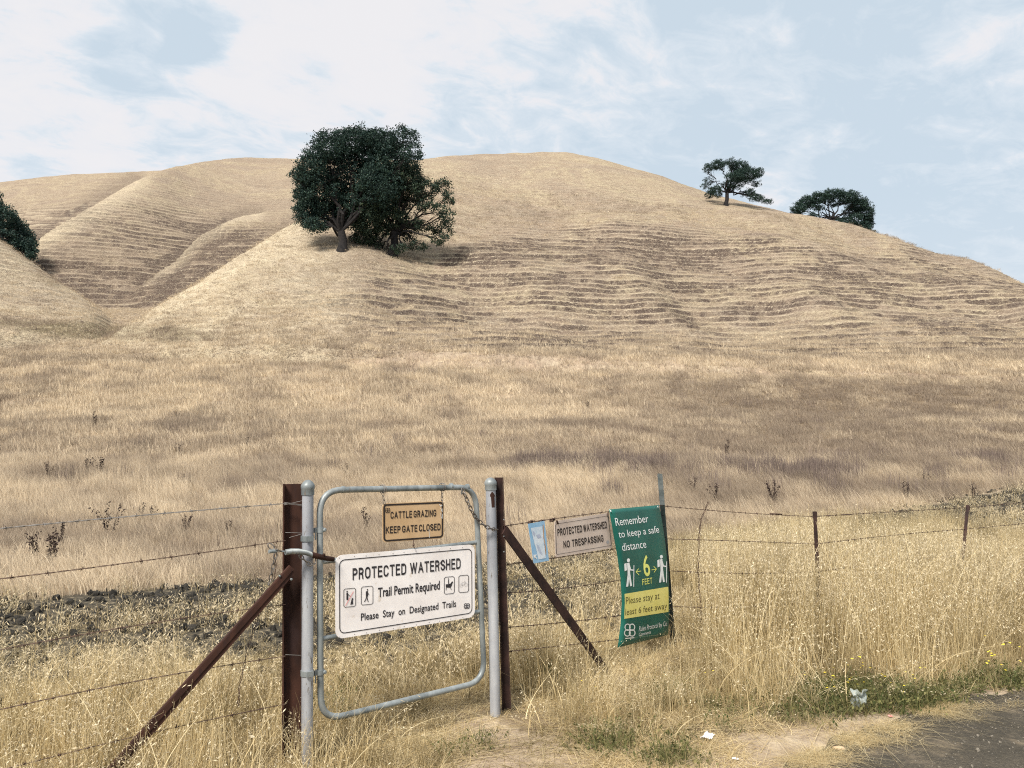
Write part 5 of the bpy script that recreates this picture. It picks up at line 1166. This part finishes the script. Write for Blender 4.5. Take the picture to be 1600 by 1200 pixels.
# hillside grass
N = 46000; yy = 56+(rg.uniform(0, 1, N)**1.25)*74; uu = rg.uniform(-.72, .72, N); xx, zz, ris, st_, ppx_, ppy_, la_ = terr(uu, yy)
fr_ = st_[1]; k = np.where(st_[0] > .25, (fr_ < .30) | (fr_ > .95), rg.uniform(0, 1, N) < .55); xx, yy, zz, ppx_, ppy_, la_ = [a[k] for a in (xx, yy, zz, ppx_, ppy_, la_)]; n = len(xx)
patch_ = fbm(xx/9, yy/9, 111, 4); yc_ = np.interp(ppx_, [-200, 0, 60, 130, 200, 260, 340], [500, 503, 511, 516, 522, 524, 526]); ol_ = sst(14, 8, np.abs(ppy_-yc_))*sst(350, 320, ppx_)
gz = np.clip(sst(900, 1150, ppx_)*sst(575, 610, ppy_), 0, 1)
tint = np.clip(.86-.6*sst(.50, .68, patch_)-.35*(la_ >= 3)-.6*ol_-.45*gz+rg.normal(0, .15, n)-.7*(rg.uniform(0, 1, n) < .24), 0, 1); s = rg.uniform(.7, 1.3, n)*(.7+yy/170)*np.where(st_[0][k] > .25, .62, 1)
scatter('hill_grass', np.stack([xx, yy, zz-.02], -1), rots(n, .1), np.stack([s, s, s*.42], -1), rg.integers(0, 5, n), tint, mk(v_far, 5, 540), 'short dry grass growing over the hillsides', 'grass')
# bands of dead grey stalks in the field
X = []; Y = []
for (x0, x1, v0, v1, m) in ((800, 1050, 722, 738, 420), (1195, 1312, 738, 750, 260), (1000, 1200, 728, 742, 120), (1495, 1560, 718, 728, 60), (930, 1600, 715, 775, 260), (590, 690, 578, 586, 40)):
    for _ in range(m//6 if m < 300 else m//5):
        qx = rg.uniform(x0, x1); qv = rg.uniform(v0, v1); h_ = hit(qx, qv, 8, 60)
        for _k in range(3): X.append(h_.x+rg.normal(0, .25)); Y.append(h_.y+rg.normal(0, .35))
q = rg.uniform(11, 58, 420); X = np.concatenate([X, rg.uniform(-.7, .7, 420)*q]); Y = np.concatenate([Y, q]); k = Y > yfar(X)+.3; X, Y = X[k], Y[k]; n = len(X); s = rg.uniform(.5, 1.05, n); s[-300:] *= .62
scatter('dead_stalks', pts3(X, Y), rots(n, .05), np.stack([s, s, s*.85], -1), rg.integers(0, 4, n), rg.uniform(0, 1, n), mk(v_reed, 4, 600), 'bands of upright dead grey-brown stalks standing in the field', 'dead stalks')
# green weeds and their yellow flowers by the road
def gpts(lst):
    X = []; Y = []
    for (x0, y0, sx, sy, m) in lst:
        for _ in range(m):
            p = at_z(rg.normal(x0, sx), min(1195, max(1020, rg.normal(y0, sy)))); X.append(p.x); Y.append(p.y)
    X = np.array(X); Y = np.array(Y); ok = ~((X > 1.3) & (Y < road_edge(X)-.02)); return X[ok], Y[ok]
X, Y = gpts([(1345, 1092, 34, 10, 110), (1415, 1096, 26, 4, 45), (1290, 1100, 34, 12, 26), (1180, 1120, 40, 12, 7), (1055, 1187, 12, 3, 9), (1000, 1155, 40, 8, 5), (1035, 1085, 14, 10, 12), (1570, 1066, 26, 4, 26), (1490, 1078, 8, 2, 10), (850, 1060, 12, 18, 6), (940, 1165, 30, 3, 6), (740, 1165, 20, 6, 3), (1200, 1095, 60, 25, 5), (515, 1110, 6, 8, 4)])
n = len(X); s = rg.uniform(.6, 1.25, n)
scatter('green_weeds', pts3(X, Y), rots(n, .12), np.stack([s, s, s], -1), rg.integers(0, 5, n), np.clip(rg.normal(.75, .25, n), 0, 1), mk(v_green, 5, 700), 'low green weeds growing along the road edge', 'weeds')
X, Y = gpts([(1350, 1085, 55, 12, 9), (1560, 1062, 35, 6, 6), (1440, 1075, 40, 8, 3), (1200, 1095, 60, 22, 2), (1060, 1120, 60, 25, 1)]); n = len(X); s = rg.uniform(.7, 1.1, n)
scatter('yellow_flowers', pts3(X, Y), rots(n, .1), np.stack([s, s, s], -1), rg.integers(0, 5, n), np.full(n, .8), mk(v_flower, 5, 720), 'small yellow flower heads above the roadside weeds', 'flowers')

# ------------------------------------------------------------------ dark dock weeds standing in the field
def dock_mesh(seed):
    r = np.random.default_rng(seed); ns = 5+seed % 3
    a = ribbons(r, ns, .07, .75, 1.0, .20, .020, 6, .4); s = spikelets(r, a[2], 30, .05, .020, .25, .022); b = ribbons(r, 7, .06, .15, .35, .8, .020, 3, .6)
    return clump([(a[0], a[1], 0), (s[0], s[1], 0), (b[0], b[1], 0)], [M_DARKW]).data
DM = [dock_mesh(i) for i in range(5)]
DOCKS = [(148, 668, 17, 'darkest leaning dock stalks in the left field, highest of that side'), (160, 744, 20, 'bushy dark dock plant in the left field, above the top wire'), (136, 740, 13, 'smaller dark dock just left of the bushy one in the left field'),
 (275, 656, 9, 'small dark dock in the pale grass upper left of the gate'), (277, 712, 9, 'slanting dark dock tuft midway between the left edge and the gate'), (386, 702, 9, 'lone dark dock tuft above and left of the rusty post'),
 (78, 888, 34, 'widest rusty brown dock clump, just above the second wire near the left edge'), (52, 882, 26, 'tall thin dock left of the widest clump'), (96, 862, 24, 'dock stalk rising right of the widest clump'), (170, 842, 32, 'tall two-stemmed brown dock between the two left wires'),
 (222, 818, 13, 'short dock touching the top left wire'), (235, 820, 13, 'short dock right beside the one touching the top left wire'), (289, 838, 14, 'little dock below the top left wire, midway along'), (355, 848, 13, 'brown dock just above the second left wire, near its right end'),
 (75, 752, 16, 'dull greenish dock near the left edge of the field'), (571, 836, 22, 'reddish dock seen through the gate left of the tan sign'), (1121, 792, 24, 'dark dock right behind the twisted wire stay'), (1210, 794, 28, 'tall dark dock behind the oats left of the nearer short post'),
 (1418, 786, 18, 'dark dock with a thick head behind the wire between the two short posts'), (1084, 775, 13, 'small dock above the wire right of the tall T post'), (1136, 716, 18, 'dusky dock in the grey band of the right field'), (1443, 760, 8, 'tiny dock on the pale grass far right'), (918, 640, 7, 'tiny dark dock in the middle of the field above the banner'), (541, 745, 9, 'thin dock just above the gate top rail'),
 (1522, 778, 8, 'tiny dark dock stub above the wire by the farther short post')]
for i, (qx, qy, hp, lab) in enumerate(DOCKS):
    if qy > 770:
        g = hit(qx, qy+0, 7.0, 60)
    else: g = hit(qx, qy, 7, 80)
    o = bpy.data.objects.new('dock_plant', DM[i % 5]); C.objects.link(o); o.location = g; sc = (hp*g.y/FPX+.26)/.92; o.scale = (sc*(1.5 if i in (1, 6) else 1.1),)*2+(sc,); o.rotation_euler = (0, 0, i*1.7)
    tag(o, lab, 'weed', 'dark dock weeds in the field')

# ------------------------------------------------------------------ litter at the roadside
def crumple(name, px, py, w_, h_, z, mat, label, cat, seed, flat=.3, stand=False):
    g = at_z(px, py, .0); R = 18; V = []; F = []; rs = np.random.default_rng(seed)
    sx = w_*g.y/FPX; sy = h_*g.y/FPX
    for j in range(R+1):
        for i in range(R+1):
            a = i/R-.5; b = j/R-.5; n_ = (fbm([a*4+seed], [b*4], seed, 3)[0]-.5); e = (fbm([a*3+9], [b*3+seed], seed+5, 2)[0]-.5)
            ed = 1-.35*abs(e)*2
            if stand: V.append((a*sx*ed*(1+.25*n_), n_*sx*.8-(.25-a*a)*sx*.7, (b+.5)*sy*ed))
            else: V.append((a*sx*ed, b*sy*2.2*ed, max(.004, z*(.5+n_*2.2)*(1-2*max(abs(a), abs(b))*.55))))
    for j in range(R):
        for i in range(R): q = j*(R+1)+i; F.append((q, q+1, q+R+2, q+R+1))
    o = mesh_obj(name, V, F, mat, smooth=True); m = o.modifiers.new('thickness', 'SOLIDIFY'); m.thickness = .0012
    o.location = (g.x, g.y, .006); o.rotation_euler = (0, 0, seed*.9 if not stand else 0); tag(o, label, cat); return o
M_PAPER = noise_mat('crumpled_white_paper', (.70, .70, .70), (.86, .86, .86), 12, .7, 0, .3)
m_, n_ = new_mat('cloudy_thin_plastic'); p_ = n_.node('ShaderNodeBsdfPrincipled', {'Base Color': (.42, .47, .45, 1), 'Roughness': .35, 'Alpha': .55}); o_ = n_.node('ShaderNodeOutputMaterial'); n_.l.new(p_.outputs[0], o_.inputs[0])
crumple('plastic_bag', 1343, 1112, 26, 33, .05, m_, 'cloudy grey see-through plastic standing in the green weeds', 'litter', 3, stand=True)
crumple('paper_scrap', 1405, 1108, 26, 5, .03, M_PAPER, 'white folded paper lying where the weeds meet the road', 'litter', 5)
crumple('paper_bag', 1106, 1156, 24, 7, .045, M_PAPER, 'crumpled white paper lying on the straw at the bottom, left of the road', 'litter', 8)
crumple('paper_scrap', 1461, 1092, 8, 3, .015, M_PAPER, 'tiny white scrap by the road edge, farthest right', 'litter', 11)
crumple('paper_scrap', 1095, 1038, 8, 4, .02, M_PAPER, 'small pale scrap caught in dry grass right of the green banner', 'litter', 13)
crumple('paper_scrap', 1149, 1188, 10, 3, .012, M_PAPER, 'flat pale scrap on the reddish earth at the very bottom', 'litter', 17)
crumple('red_wrapper', 1391, 1121, 7, 3, .015, M_REDP, 'small red scrap just below the white folded paper', 'litter', 19)
b = MB(); b.sphere((0, 0, 0), 1, 8); V = np.array(b.v); V = V*(1+.5*(fbm(V[:, 0]*1.5+3, V[:, 1]*1.5+V[:, 2], 5, 3)-.5)[:, None]); g = at_z(1311, 1173)
o = mesh_obj('stone', V*np.array([.034, .02, .012]), b.f, noise_mat('tan_stone', (.42, .30, .18), (.58, .44, .29), 30, .9, 0, .3), smooth=True); o.location = (g.x, g.y, .012); tag(o, 'rounded tan stone lying at the edge of the road', 'stone')
